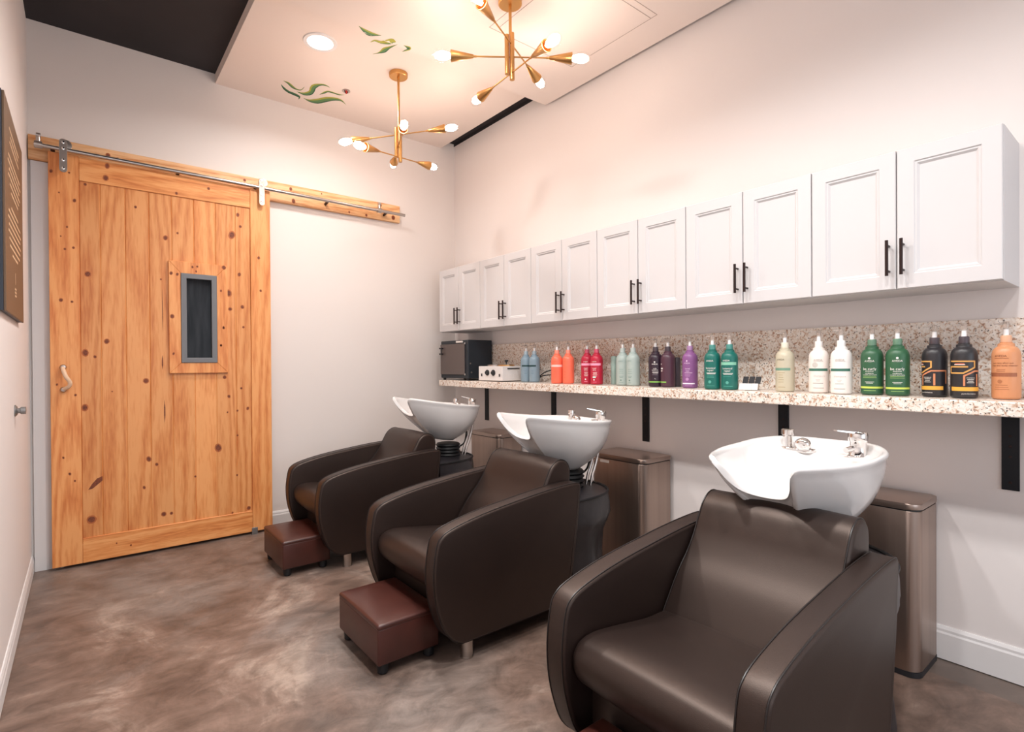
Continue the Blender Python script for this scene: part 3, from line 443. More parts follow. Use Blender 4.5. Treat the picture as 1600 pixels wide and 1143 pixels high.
def _planks(bm):
    y0, y1 = YD+.008, YD+.028
    for a, b_ in zip(PX, PX[1:]):
        for z0, z1 in ([(DB+.12, 2.42)] if (b_ < .50 or a > .74) else [(DB+.12, GZ0+.01), (GZ1-.01, 2.42)]):
            g = .0035
            add_prism(bm, [(a, y1), (a, y0+g), (a+g, y0), (b_-g, y0), (b_, y0+g), (b_, y1)], 'z', z0, z1)
    # boards beside the window opening
    for a, b_ in ((.486, GX0+.01),):
        add_box(bm, (a, y0, GZ0), (b_, y1, GZ1))
    on_knots(bm, SL+.008, SR-.006, .15, 2.39, y0, (WX0-.01, WX1+.01, WZ0-.01, WZ1+.01))
    for (x, z, l, w) in ((.425, 1.62, .30, .004), (.422, 1.27, .10, .008), (.432, .94, .16, .008), (.753, .66, .07, .006)):
        vs = [bm.verts.new((x+dx, y0-.0005, z+dz)) for dx, dz in ((0, -l/2), (w/2, -l/6), (w/2, l/6), (0, l/2), (-w/2, l/6), (-w/2, -l/6))]
        bm.faces.new(vs).material_index = 1
    vs = [bm.verts.new((x, y0-.0007, z)) for x, z in ((.022, .470), (.045, .476), (.094, .520), (.094, .548), (.066, .536), (.04, .503))]
    bm.faces.new(vs).material_index = 1
P3 = [M['plank'], M['knot'], M['knot2']]
dp('plank_panel', _planks, P3)
def frame_piece(x0, x1, z0, z1):
    def f(bm):
        add_box(bm, (x0, YD, z0), (x1, YD+.04, z1), bevel=.002, seg=1); on_knots(bm, x0, x1, z0, z1, YD)
    return f
dp('stile', frame_piece(D0, SL, DB, DT), [M['pine_v']]+P3[1:])
dp('stile', frame_piece(SR, D1, DB, DT), [M['pine_v']]+P3[1:])
dp('top_rail', frame_piece(SL+.001, SR-.001, 2.405, DT-.003), [M['pine_h']]+P3[1:])
dp('bottom_rail', frame_piece(SL+.001, SR-.001, DB, .172), [M['pine_h']]+P3[1:])
def _wt(bm):
    y0, y1 = YD-.012, YD+.008
    o = [(WX0, WZ0), (WX1, WZ0), (WX1, WZ1), (WX0, WZ1)]; i = [(GX0, GZ0), (GX1, GZ0), (GX1, GZ1), (GX0, GZ1)]
    for k in range(4):
        q = [o[k], o[(k+1) % 4], i[(k+1) % 4], i[k]]
        q = [(x*.998+.002*(q[0][0]+q[2][0])/2, z) for x, z in q]
        add_prism(bm, q, 'y', y0, y1, bevel=.002, seg=1)
    on_knots(bm, WX0, WX1, WZ0, WZ1, y0)
    for x, z in ((.79, 1.52),(.772, 1.39),(.60,1.93),(.484,1.33)): knot(bm, x, z, .005, y0)
vw = dp('vision_window', _wt, [M['pine_v']]+P3[1:])
def ring(bm, x0, x1, z0, z1, w, y0, y1, bev=.003):
    add_box(bm, (x0, y0, z0), (x1, y1, z0+w), bevel=bev); add_box(bm, (x0, y0, z1-w), (x1, y1, z1), bevel=bev)
    add_box(bm, (x0, y0, z0+w*.9), (x0+w, y1, z1-w*.9), bevel=bev); add_box(bm, (x1-w, y0, z0+w*.9), (x1, y1, z1-w*.9), bevel=bev)
part('window_frame', lambda bm: ring(bm, GX0, GX1, GZ0, GZ1, .034, YD-.018, YD+.02), M['windowframe'], vw)
part('glass_pane', lambda bm: add_box(bm, (GX0+.02, YD+.004, GZ0+.02), (GX1-.02, YD+.010, GZ1-.02)), M['darkglass'], vw)
def _hd(bm):
    for z in (1.244, 1.106):
        add_lathe(bm, [(.0, .012), (.012, .010), (.017, 0), (.017, -.006)], seg=16, mi=1, mat4=Matrix.Translation((-.092, YD-.008, z)) @ Matrix.Rotation(PI/2, 4, 'X'))
    pts = catmull([(-.094, YD-.02, 1.238), (-.088, YD-.045, 1.215), (-.078, YD-.055, 1.185), (-.060, YD-.05, 1.15), (-.066, YD-.04, 1.125), (-.088, YD-.018, 1.110)], 5)
    add_tube(bm, pts, .0115, 10)
dp('pull_handle', _hd, [M['bone'], M['steel']], smooth=True)
YT = YD-.02                     # plane of the hangers
for hx in (-.081, 1.048):
    def _h(bm, hx=hx):
        w = .019; y0, y1 = YT-.016, YT-.010
        pts = [(hx-w, 2.45)] + [(hx+w*math.cos(a), 2.45+w*math.sin(a)) for a in [PI+PI*k/8 for k in range(1, 9)]]
        pts += [(hx+w, 2.615)] + [(hx+w*math.cos(a), 2.615+w*math.sin(a)) for a in [PI*k/8 for k in range(1, 9)]]
        add_prism(bm, pts, 'y', y0, y1, bevel=.001, seg=1)
    h = dp('hanger_strap', _h, M['steel'], smooth=False)
    for z in (2.455, 2.505, 2.575, 2.612):
        def _bolts(bm, hx=hx, z=z):
            add_lathe(bm, [(.008, 0), (.008, .005), (.0, .007)], seg=12, mat4=Matrix.Translation((hx, YT-.016, z)) @ Matrix.Rotation(PI/2, 4, 'X'))
        part('bolt', _bolts, M['chrome'], h, smooth=True)
    def _wh(bm, hx=hx):
        add_lathe(bm, [(.012, 0), (.030, .002), (.030, .006), (.022, .009), (.022, .015), (.030, .018), (.030, .022), (.012, .024)], seg=28,
                  mat4=Matrix.Translation((hx+.012, YT+.014, 2.603)) @ Matrix.Rotation(PI/2, 4, 'X'))
    part('roller_wheel', _wh, M['steel'], h, smooth=True)
track = thing('barn_door_track', 'pine header board with steel rail the barn door slides on', 'door track', (.98, YB, 2.58))
def tp(name, fn, m_, smooth=False):
    o = part(name, fn, m_, track, smooth); o.location = (-.98, -YB, -2.58); return o
def _hb(bm):
    add_box(bm, (XL+.004, YB-.034, 2.503), (2.215, YB, 2.652), bevel=.002, seg=1)
    for x, z, r in ((-.2, 2.62, .006), (.14, 2.61, .009), (.19, 2.60, .006), (.95, 2.62, .007), (1.3, 2.53, .01), (1.52, 2.63, .004), (1.28, 2.62, .008), (1.75, 2.52, .006), (2.15, 2.54, .012), (2.03, 2.63, .009), (-.12, 2.53, .005), (1.9, 2.52, .007)):
        knot(bm, x, z, r, YB-.034)
tp('header_board', _hb, [M['pine_b']]+P3[1:])
tp('rail', lambda bm: add_rod(bm, (-.215, YT, 2.574), (2.225, YT, 2.556), .0125, 16), M['steel'], True)
for bx in (-.13, .52, 1.01, 1.55, 2.06):
    tp('rail_bracket', lambda bm, bx=bx: add_rod(bm, (bx, YT+.005, 2.566-.004*bx), (bx, YB-.034, 2.556-.004*bx), .011, 12), M['handle'], True)
for bx, z in ((-.195, 2.575), (1.985, 2.558)):
    def _st(bm, bx=bx, z=z):
        add_rod(bm, (bx-.018, YT, z), (bx+.018, YT, z), .021, 20); add_rod(bm, (bx, YT, z+.015), (bx, YT, z+.052), .012, 12)
        add_rod(bm, (bx-.01, YT-.002, z+.055), (bx+.01, YT-.002, z+.055), .014, 12)
    tp('end_stop', _st, M['steel'], True)
g = part('floor_guide', lambda bm: (add_box(bm, (-.02, -.012, 0), (.02, -.006, .05), bevel=.003), add_box(bm, (-.02, -.012, 0), (.02, .05, .004))), M['fade'], None)
g.location = (.985, YD-.002, 0); tag(g, 'small grey metal floor guide at the foot of the barn door', 'door guide')

# ------------------------------------------------------------------ left wall
sg = thing('wall_sign', 'tall brown sign with cream lettering on the left wall', 'sign', (XL, 3.26, 1.9))
part('backing', lambda bm: add_box(bm, (.0, -.40, -.43), (.012, .385, .43)), M['signedge'], sg)
part('face', lambda bm: add_box(bm, (.012, -.385, -.43), (.020, .40, .43), bevel=.001, seg=1), M['sign'], sg)
def _sl(bm):
    rows = []
    z = .34
    for n, ln in ((3, (.42, .34, .40)), (6, (.50, .55, .46, .52, .40, .30)), (8, (.30, .52, .56, .50, .54, .48, .44, .24))):
        for k in range(n):
            rows.append((z, ln[k])); z -= .028
        z -= .035
    for z, w in rows:
        y = -w/2
        while y < w/2:
            l = random.uniform(.012, .04); add_box(bm, (.0198, y, z), (.0204, min(y+l, w/2), z+.009)); y += l+.008
    add_box(bm, (.0198, -.004, -.285), (.0204, .004, -.235))
    for z in (-.31, -.325, -.34): add_box(bm, (.0198, -.03, z), (.0204, .03, z+.008))
part('lettering', _sl, M['cream'], sg)
wb = part('wall_bumper', lambda bm: (add_lathe(bm, [(.027, 0), (.027, .004), (.020, .010), (.012, .012), (.013, .020), (.017, .022), (.017, .040), (.0, .042)], seg=24, mat4=Matrix.Rotation(PI/2, 4, 'Y'))), M['fade'], None, True)
wb.location = (XL, 3.42, 1.042); tag(wb, 'small round grey metal bumper on the left wall', 'door stop')

# ------------------------------------------------------------------ wall cabinets
cab_lab = ['white wall cabinet at the far left end of the row, above the black towel warmer',
           'second white wall cabinet from the back corner, above the coral bottles',
           'third white wall cabinet from the back corner, above the red bottles',
           'fourth white wall cabinet from the back corner, above the purple bottle',
           'white wall cabinet second from the near end of the row, above the white bottles',
           'nearest and largest-looking white wall cabinet with its side panel in view']
CY0, CW_ = .385, .6308
def make_door(w, hside, parent, y0):
    def f(bm):
        # frame ring plus recessed panel with bevelled moulding (faces -x)
        b_ = .055
        o = [(y0+.002, .003), (y0+w-.002, .003), (y0+w-.002, .547), (y0+.002, .547)]
        rings = []
        for ins, x in ((0, 0), (0, -.018), (.0025, -.0205), (b_, -.0205), (b_+.004, -.0165), (b_+.009, -.0165), (b_+.017, -.010)):
            c = [(o[0][0]+ins, o[0][1]+ins), (o[1][0]-ins, o[1][1]+ins), (o[2][0]-ins, o[2][1]-ins), (o[3][0]+ins, o[3][1]-ins)]
            rings.append([bm.verts.new((x, p[0], p[1])) for p in c])
        for a, c in zip(rings, rings[1:]):
            for i in range(4): bm.faces.new((a[i], a[(i+1) % 4], c[(i+1) % 4], c[i]))
        bm.faces.new(rings[-1]); bm.faces.new(rings[0])
    d = part('door', f, M['cab'], parent)
    hy = y0+.024 if hside < 0 else y0+w-.024
    def h(bm):
        add_rod(bm, (-.052, hy, .055), (-.052, hy, .195), .006, 12)
        for z in (.075, .175): add_rod(bm, (-.0205, hy, z), (-.052, hy, z), .0042, 10)
    part('handle', h, M['handle'], d, True)
for k in range(6):
    y0 = CY0 + CW_*(5-k)
    c = thing('wall_cabinet', cab_lab[k], 'cabinet', (2.531, y0, 1.53), 'white wall cabinets above the granite shelf')
    part('body', lambda bm: add_box(bm, (.0005, .0006, 0), (XR-2.531, CW_-.0006, .55), bevel=.001, seg=1), M['cabgap'], c)
    make_door(CW_/2, +1, c, 0); make_door(CW_/2, -1, c, CW_/2)

# ------------------------------------------------------------------ granite shelf and brackets
sh = thing('granite_shelf', 'speckled granite shelf with matching backsplash along the right wall', 'shelf', (2.65, 2.1, 1.05))
part('slab', lambda bm: add_box(bm, (-.15, -2.05, .002), (XR-2.65, 2.07, .055), bevel=.004), M['granite'], sh)
part('backsplash', lambda bm: add_box(bm, (XR-2.65-.02, -2.05, .055), (XR-2.65, 2.07, .363), bevel=.002), M['granite'], sh)
br_lab = ['shelf bracket at the far left, below the towel warmer', 'second black shelf bracket from the back wall, above the middle basin',
          'black shelf bracket in the middle of the row, above the second trash can', 'black shelf bracket behind the tap of the nearest basin',
          'nearest black shelf bracket at the right edge, drilled with small holes']
for k, by in enumerate((3.861, 2.992, 2.135, 1.273, .411)):
    b_ = thing('shelf_bracket', ('black ' if k == 0 else '')+br_lab[k], 'bracket', (XR, by, .745), 'black steel brackets under the granite shelf')
    part('wall_plate', lambda bm: add_box(bm, (-.008, -.026, 0), (0, .026, .307), bevel=.001, seg=1), M['blackmetal'], b_)
    part('shelf_arm', lambda bm: add_box(bm, (-.13, -.026, .296), (-.008, .026, .3065)), M['blackmetal'], b_)
    for z in (.03, .13, .17, .21):
        def _s(bm, z=z):
            add_lathe(bm, [(.005, 0), (.005, .001), (.003, .002), (0, .002)], seg=10, mat4=Matrix.Translation((-.008, 0, z)) @ Matrix.Rotation(-PI/2, 4, 'Y'))
        part('screw', _s, M['handle'], b_)

# ------------------------------------------------------------------ towel warmer, wax heater, cables, card
ZS = 1.1055
tw = thing('towel_warmer', 'black box-shaped hot towel cabinet at the far end of the granite shelf', 'towel warmer', (2.515, 3.74, ZS))
part('body', lambda bm: add_box(bm, (.012, 0, .018), (.262, .435, .345), bevel=.006), M['warmbody'], tw)
dd = part('door', lambda bm: (add_box(bm, (.0, .045, .05), (.013, .425, .315), bevel=.004)), M['warmdoor'], tw)
part('handle', lambda bm: (add_box(bm, (-.022, .375, .275), (.0, .415, .287), bevel=.003), add_box(bm, (-.022, .375, .225), (.0, .415, .237), bevel=.003), add_box(bm, (-.022, .375, .225), (-.014, .383, .287), bevel=.002)), M['darkplastic'], dd)
part('control_strip', lambda bm: (add_box(bm, (-.001, .075, .322), (.013, .17, .338), bevel=.003)), M['sticker'], tw)
for z in (.045, .308): part('hinge', lambda bm: add_rod(bm, (.004, .035, z), (.004, .035, z+.014), .006, 10), M['steel'], tw, True)
for x in (.03, .245):
    for y in (.03, .40): part('foot', lambda bm: add_lathe(bm, [(.012, 0), (.014, .018)], (x, y, 0), 12), M['rubber'], tw)
for x, z, r in ((.035, .145, .006), (.045, .07, .008)):
    def _ind(bm):
        add_lathe(bm, [(r, 0), (r, .003), (0, .004)], seg=12, mat4=Matrix.Translation((x, 0, z)) @ Matrix.Rotation(PI/2, 4, 'X'))
    part('switch', _ind, M['steel'], tw)
wx = thing('wax_heater', 'white double pot wax heater with two black knobs, beside the black towel warmer', 'wax heater', (2.55, 3.30, ZS))
part('body', lambda bm: add_box(bm, (0, 0, .006), (.20, .32, .122), bevel=.004), M['waxbody'], wx)
for y in (.075, .225):
    pt = part('pot', lambda bm, y=y: add_lathe(bm, [(.066, .1215), (.066, .132), (.058, .135), (.050, .128)], (.10, y, 0), 32), M['brass'] if y < .1 else M['steel'], wx, True)
    part('lid', lambda bm, y=y: add_lathe(bm, [(.056, .130), (.056, .136), (.03, .140), (0, .141)], (.10, y, 0), 32), M['chrome'], pt, True)
part('lid_knob', lambda bm: add_lathe(bm, [(.006, .140), (.006, .155), (.015, .160), (.015, .170), (0, .172)], (.10, .075, 0), 16), M['rubber'], wx, True)
for y in (.115, .195):
    part('dial', lambda bm, y=y: add_lathe(bm, [(.024, 0), (.024, .006), (.015, .010), (.012, .02), (0, .02)], seg=20, mat4=Matrix.Translation((0, y, .07)) @ Matrix.Rotation(-PI/2, 4, 'Y')), M['darkplastic'], wx, True)
for y in (.035, .275):
    part('rocker_switch', lambda bm, y=y: add_box(bm, (-.004, y-.008, .04), (0, y+.008, .062), bevel=.001, seg=1), M['darkplastic'], wx)
part('side_vent', lambda bm: add_box(bm, (.05, -.004, .098), (.17, 0, .107)), M['rubber'], wx)
def _side(bm):
    for k in range(9): add_box(bm, (.03+k*.016, -.0012, .03), (.034+k*.016, 0, .085))
part('louvre', _side, M['waxbody'], wx)
cb = thing('power_cable', 'two black power cables looping between the blue-grey and coral bottles', 'cable', (2.70, 3.0, ZS))
def _c1(bm):
    add_tube(bm, catmull([(.04, .22, .006), (.05, .13, .008), (.045, .10, .02), (.035, .06, .05), (.035, 0, .078), (.05, -.08, .095), (.07, -.16, .09), (.082, -.22, .08)], 6), .0042, 8)
def _c2(bm):
    add_tube(bm, catmull([(.05, .20, .006), (.045, .11, .012), (.03, .07, .03), (.025, .03, .046), (.03, -.05, .056), (.05, -.12, .06), (.08, -.2, .05)], 6), .0038, 8)
part('cord', _c1, M['wire'], cb, True); part('cord', _c2, M['wire'], cb, True)

cd = thing('card_display', 'small clear stand with white cards and black hanging tags, beside the teal bottles', 'card display', (2.655, 1.365, ZS), rz=.25)
part('stand', lambda bm: (add_box(bm, (-.02, -.03, 0), (.04, .025, .003)), add_box(bm, (.03, -.03, 0), (.033, .025, .045))), M['pumpc'], cd)
for dx, y in ((0, -.004), (.006, .026), (.004, -.034)): part('card', lambda bm: add_prism(bm, [(-.03+dx, .002), (-.028+dx, 0.002), (-.008+dx, .032), (-.010+dx, .034)], 'y', y, y+.03), M['sticker'], cd)
for y in (-.042, -.012, .018): part('tag', lambda bm: add_prism(bm, [(.0, .032), (.003, .031), (.035, .066), (.032, .068)], 'y', y, y+.026), M['darkplastic'], cd)

# ------------------------------------------------------------------ bottles
RB = .0415
def wrap(bm, parent_dir, items):
    """items drawn on the curved front of a bottle; parent_dir = unit vector from bottle to the viewer side"""
    cx, cy = parent_dir; rx, ry = -cy, cx      # right hand direction seen from the front
    def P(u, z, r):
        a = u/RB
        return (r*(cx*math.cos(a)+rx*math.sin(a)), r*(cy*math.cos(a)+ry*math.sin(a)), z)
    for it in items:
        if it[0] == 'band':
            _, z0, z1, u0, u1, mi = it
            n = max(2, int((u1-u0)/.004)); A = []; B = []
            for i in range(n+1):
                u = u0+(u1-u0)*i/n
                A.append(bm.verts.new(P(u, z0, RB+.0004))); B.append(bm.verts.new(P(u, z1, RB+.0004)))
            for i in range(n): bm.faces.new((A[i], A[i+1], B[i+1], B[i])).material_index = mi
        elif it[0] == 'text':
            _, z, size, s, u0, mi = it
            vs, fs = text_polys(s)
            V = [bm.verts.new(P(u0+x*size, z+y*size, RB+.0008)) for x, y, _z in vs]
            for f in fs:
                try: bm.faces.new([V[i] for i in f]).material_index = mi
                except ValueError: pass
        elif it[0] == 'dot':
            _, z, r, u0, mi = it
            V = [bm.verts.new(P(u0+r*math.cos(2*PI*i/10), z+r*math.sin(2*PI*i/10), RB+.0008)) for i in range(10)]
            bm.faces.new(V).material_index = mi
        elif it[0] == 'poly':
            _, pts, mi = it
            n = max(1, int(abs(pts[1][0]-pts[0][0])/.004))
            A = [bm.verts.new(P(pts[0][0]+(pts[1][0]-pts[0][0])*i/n, pts[0][1]+(pts[1][1]-pts[0][1])*i/n, RB+.0007)) for i in range(n+1)]
            B = [bm.verts.new(P(pts[3][0]+(pts[2][0]-pts[3][0])*i/n, pts[3][1]+(pts[2][1]-pts[3][1])*i/n, RB+.0007)) for i in range(n+1)]
            for i in range(n): bm.faces.new((A[i], A[i+1], B[i+1], B[i])).material_index = mi
            continue
            V = [bm.verts.new(P(u, z, RB+.0007)) for u, z in pts]
            bm.faces.new(V).material_index = mi

def bottle(name, label, x, y, rgb, inks, items, group, turn=0.0, collar=None, rough=.38, trans=0.0):
    t = thing(name, label, 'bottle', (x, y, ZS), group)
    m_ = mat('bottle_'+'_'.join(str(int(v)) for v in rgb), rgb, rough, trans=trans)
    prof = [(.0, .001), (.036, .001), (.040, .004), (RB, .010), (RB, .156), (.0408, .168), (.0382, .179), (.034, .187), (.029, .192), (.0255, .194), (.0245, .196), (.0240, .205), (.018, .207), (.018, .211)]
    part('body', lambda bm: add_lathe(bm, prof, seg=40), m_, t, True, 50)
    cm = mat('collar_'+'_'.join(str(int(v)) for v in rgb), collar or tuple(min(255, v*.75+60) for v in rgb), .35)
    pu = part('pump_collar', lambda bm: add_lathe(bm, [(.0, .209), (.0165, .210), (.0165, .233), (.015, .236), (0, .236)], seg=24), cm, t, True, 50)
    part('pump_stem', lambda bm: add_lathe(bm, [(.0085, .235), (.0075, .262), (.0, .263)], seg=16), M['pumpw'], pu, True, 50)
    d = Vector((-x, -y)).normalized(); a = math.atan2(d.y, d.x)+turn
    d = (math.cos(a), math.sin(a))
    def ph(bm):
        add_lathe(bm, [(.0, .258), (.009, .259), (.010, .278), (.008, .286), (0, .287)], seg=16)
        e = (math.cos(a+1.15), math.sin(a+1.15)); e = (-e[1]*-1, e[0]*-1) if False else (math.cos(a-1.2), math.sin(a-1.2))
        add_rod(bm, (0, 0, .281), (e[0]*.036, e[1]*.036, .279), .0045, 10, r1=.0028)
    part('pump_head', ph, M['pumpc'], pu, True, 50)
    part('printed_label', lambda bm: wrap(bm, d, items), [mat('ink_'+str(i)+'_'+'_'.join(str(int(v)) for v in c), c, .5) for i, c in enumerate(inks)], t)
    return t

def lines(z, dz, ws, mi, u=0.0, h=.0022):
    return [('band', z-k*dz, z-k*dz+h, u-w/2, u+w/2, mi) for k, w in enumerate(ws)]
W = (236, 232, 228)
def brand(z, mi, u=0, dot=True, s=.011):
    r = [('text', z, s, 'AVEDA', u, mi)]
    if dot: r.append(('dot', z+.016, .0045, u, mi))
    return r
cool = 'pump bottles of hair products on the granite shelf'
# (label, x, y, body, inks, items, turn)
bt = [
 ('blue-grey pump bottle with a dark green band, beside the wax heater', 2.667, 3.152, (128,150,164), [(24,62,64),(104,126,140)],
   [('band', .118, .130, -.038, .045, 0)]+lines(.10,.012,[.02,.024,.018,.02],1,-.006), 0),
 ('blue-grey pump bottle with a dark green band, beside the black cables', 2.674, 3.062, (128,150,164), [(24,62,64),(104,126,140)],
   [('band', .118, .130, -.055, .012, 0)]+lines(.10,.012,[.02,.024,.018,.02],1,-.018), 0),
 ('coral orange pump bottle with a pale pink band', 2.628, 2.767, (244,112,84), [(246,204,196),(206,84,66)],
   [('band', .117, .132, -.05, .05, 0)]+lines(.155,.01,[.02],1,-.01)+lines(.10,.014,[.024,.026,.02,.022,.018],1,-.01), 0),
 ('plain coral orange pump bottle without any band', 2.665, 2.690, (246,114,86), [(206,84,66)],
   lines(.155,.01,[.012],0,-.026)+lines(.08,.02,[.014,.012,.01],0,-.026), 0),
 ('red pump bottle with a pink band, left one of the red pair', 2.681, 2.525, (176,30,58), [(242,160,188),W],
   [('band', .126, .141, -.05, .05, 0)]+brand(.148,1,-.012,False,.010)+[('text',.104,.013,'invati',-.010,1),('text',.093,.013,'ultra',-.010,1)]+lines(.08,.008,[.026,.022,.028,.024],1,-.008)+[('dot',.034,.005,-.012,1)]+lines(.018,.01,[.024],0,-.01), 0),
 ('red pump bottle with pink band and tiny mint label, right of the red pair', 2.668, 2.427, (180,26,56), [(242,160,188),W,(190,240,226)],
   [('band', .126, .141, -.055, .028, 0)]+brand(.148,1,-.018,False,.010)+[('text',.104,.013,'invati',-.016,1),('text',.093,.013,'ultra',-.016,1)]+lines(.08,.008,[.030,.026,.032,.028],1,-.012)+[('band',.045,.053,-.028,-.006,2),('dot',.032,.005,-.018,1)]+lines(.016,.01,[.026],0,-.014), 0),
 ('sage green pump bottle in front of the slim sage tube', 2.677, 2.214, (164,178,173), [(124,150,142),(100,128,120)],
   [('text',.150,.009,'AVEDA',-.014,0)]+lines(.10,.012,[.028,.026,.03],0,-.010)+lines(.058,.008,[.028,.02],1,-.010)+[('dot',.034,.005,-.012,1)]+lines(.018,.01,[.026],0,-.010), 0),
 ('sage green pump bottle right of its twin, left of the dark purple bottle', 2.675, 2.130, (166,180,175), [(124,150,142),(100,128,120)],
   [('text',.150,.009,'AVEDA',-.026,0)]+lines(.10,.012,[.028,.026,.03],0,-.022)+lines(.058,.008,[.028,.02],1,-.022)+[('dot',.034,.005,-.024,1)]+lines(.018,.01,[.02],0,-.024), 0),
 ('very dark purple pump bottle with white print and a green band', 2.669, 1.958, (44,28,42), [(128,180,84),W,(150,132,144)],
   [('band', .025, .033, -.05, .05, 0)]+brand(.130,1,-.006)+[('text',.105,.010,'scalp',-.004,1),('text',.096,.010,'solutions',-.004,1)]+lines(.086,.006,[.036,.032],1,-.002)+lines(.070,.009,[.030],2,-.004)+[('text',.045,.010,'1L',-.004,1)], 0),
 ('dark plum pump bottle with a short green band at its left', 2.675, 1.876, (76,46,60), [(128,180,84),W],
   [('band', .025, .033, -.055, -.010, 0)]+[('band',.132,.136,-.050,-.040,1),('band',.104,.112,-.050,-.032,1),('band',.092,.097,-.050,-.034,1)], 0),
 ('single violet pump bottle with a white band near its foot', 2.654, 1.716, (134,84,138), [(232,226,240),(224,200,224),(176,134,178)],
   [('band', .022, .029, -.055, .026, 0)]+brand(.135,1,-.018)+[('text',.104,.013,'invati',-.014,1),('text',.092,.012,'men',-.014,1)]+lines(.084,.005,[.044],1,-.010)+lines(.076,.006,[.032,.030,.026],2,-.014)+[('dot',.050,.009,-.016,2)]+lines(.013,.01,[.04],2,-.010), 0),
 ('teal green pump bottle without a band, left one of the teal pair', 2.615, 1.556, (18,104,94), [W,(84,160,146)],
   [('text',.146,.012,'AVEDA',-.015,0),('text',.108,.014,'botanical',-.011,0),('text',.096,.014,'repair',-.011,0)]+lines(.086,.005,[.05,.044],0,-.008)+lines(.070,.007,[.034,.038],1,-.012)+[('dot',.040,.008,-.014,1)]+lines(.018,.01,[.04],1,-.010), 0),
 ('teal green pump bottle with a mint band, right one of the teal pair', 2.623, 1.464, (18,104,94), [W,(84,160,146),(132,196,170)],
   [('band',.128,.143,-.055,.036,2),('text',.147,.012,'AVEDA',-.018,0),('text',.106,.014,'botanical',-.012,0),('text',.094,.014,'repair',-.012,0)]+lines(.084,.005,[.052,.046],0,-.010)+lines(.068,.007,[.040],1,-.014)+[('dot',.038,.008,-.012,1)]+lines(.018,.01,[.046],1,-.008), 0),
 ('translucent pale yellow pump bottle with a grey-green band', 2.637, 1.189, (216,208,184), [(112,150,130),(176,160,120),(96,84,64)],
   [('band',.102,.114,-.055,.024,0),('text',.150,.011,'AVEDA',-.020,2)]+lines(.090,.011,[.036,.018,.022,.026,.024],1,-.018)+lines(.022,.01,[.034],1,-.016), 0),
 ('white pump bottle with a green band, left one of the white pair', 2.64, 1.038, (234,226,220), [(58,108,92),(196,190,184),(150,140,132)],
   [('band',.100,.112,-.050,.040,0),('text',.146,.011,'AVEDA',-.004,2)]+lines(.142,.01,[.04],1,-.002)+[('dot',.128,.012,-.016,1)]+[('text',.074,.012,'shampure',.002,1)]+lines(.060,.006,[.018,.014],1,-.004)+lines(.044,.01,[.042],2,-.004)+lines(.022,.01,[.044],2,-.002), 0),
 ('white pump bottle with a green band, right one of the white pair', 2.621, .938, (236,230,226), [(58,108,92),(196,190,184),(150,140,132)],
   [('band',.100,.112,-.052,.038,0),('text',.146,.011,'AVEDA',-.006,2)]+lines(.142,.01,[.04],1,-.004)+[('text',.074,.012,'shampure',-.006,1)]+lines(.060,.006,[.020,.014],1,-.008)+lines(.044,.01,[.032],2,-.008)+lines(.022,.01,[.044],2,-.008), 0),
]
grn = [W, (150,186,110), (196,214,92)]
def curly(u): return brand(.140,0,u,True,.0115)+[('text',.106,.0155,'be curly',u,0),('text',.099,.008,'advanced',u,0),('text',.090,.007,'conditioner',u,0),('text',.084,.0065,'co-wash curl creme',u,0)]+lines(.079,.005,[.05],1,u)+lines(.073,.005,[.052],1,u,.0016)+lines(.055,.005,[.034,.026],0,u,.0016)+[('band',.028,.036,-.055,.052,2)]+lines(.018,.01,[.046],1,u)
bt += [
 ('leaf green pump bottle with a lime band, left one of the green pair', 2.642, .826, (48,92,64), grn, curly(-.010), 0),
 ('leaf green pump bottle with a lime band, right one of the green pair', 2.636, .732, (48,94,64), grn, curly(-.001), 0),
]
gold = [(214,160,88), (206,134,96), (226,168,66), (220,214,206), (206,92,60)]
def pa(u):   # angular stroke pattern
    def st(p, w, mi):
        out = []
        for (a, b_), (c, d) in zip(p, p[1:]):
            L_ = math.hypot(c-a, d-b_); nx, ny = -(d-b_)/L_*w/2, (c-a)/L_*w/2; ex, ey = (c-a)/L_*w*.3, (d-b_)/L_*w*.3
            out.append(('poly', [(u+a-nx-ex, b_-ny-ey), (u+c-nx+ex, d-ny+ey), (u+c+nx+ex, d+ny+ey), (u+a+nx-ex, b_+ny-ey)], mi))
        return out
    o = st([(0,.141),(.080,.141),(.080,.118),(.045,.0965),(0,.0965),(0,.120),(.057,.120)], .0055, 0)
    o += st([(.047,.049),(.047,.086),(.080,.104),(.131,.104),(.131,.055)], .0058, 1)+st([(.090,.091),(.090,.049)], .0065, 1)
    o += [('band',.0285,.0435,u+.003,u+.120,2)]
    o += [('text',.076,.0075,'shampoo',u+.067,3)]+lines(.071,.006,[.022,.018,.024],3,u+.067,.0018)+[('band',.130,.133,u+.018,u+.048,4),('band',.127,.130,u+.016,u+.050,3)]
    o += [('text',.016,.0075,'pure-formance',u+.062,3)]
    return o
bt += [
 ('black pump bottle with gold angular graphics, left one of the black pair', 2.659, .614, (40,38,42), gold, pa(-.091), 0),
 ('black pump bottle with gold angular graphics, right one of the black pair', 2.639, .518, (42,40,43), gold, pa(-.047), 0),
 ('light orange pump bottle with a brown band, nearest on the shelf', 2.665, .402, (206,142,100), [(152,92,62),(168,108,72),(128,76,52)],
   [('band',.084,.098,-.055,.032,0),('text',.156,.011,'AVEDA',-.016,2)]+lines(.150,.01,[.042],1,-.014)+[('text',.131,.0085,'sun care after-sun',-.010,2),('text',.122,.0085,'hair and body cleanser',-.004,2)]+lines(.108,.006,[.026,.026],1,-.016)+[('dot',.066,.007,-.018,1)]+lines(.052,.008,[.036,.040,.044],1,-.014), 0),
]
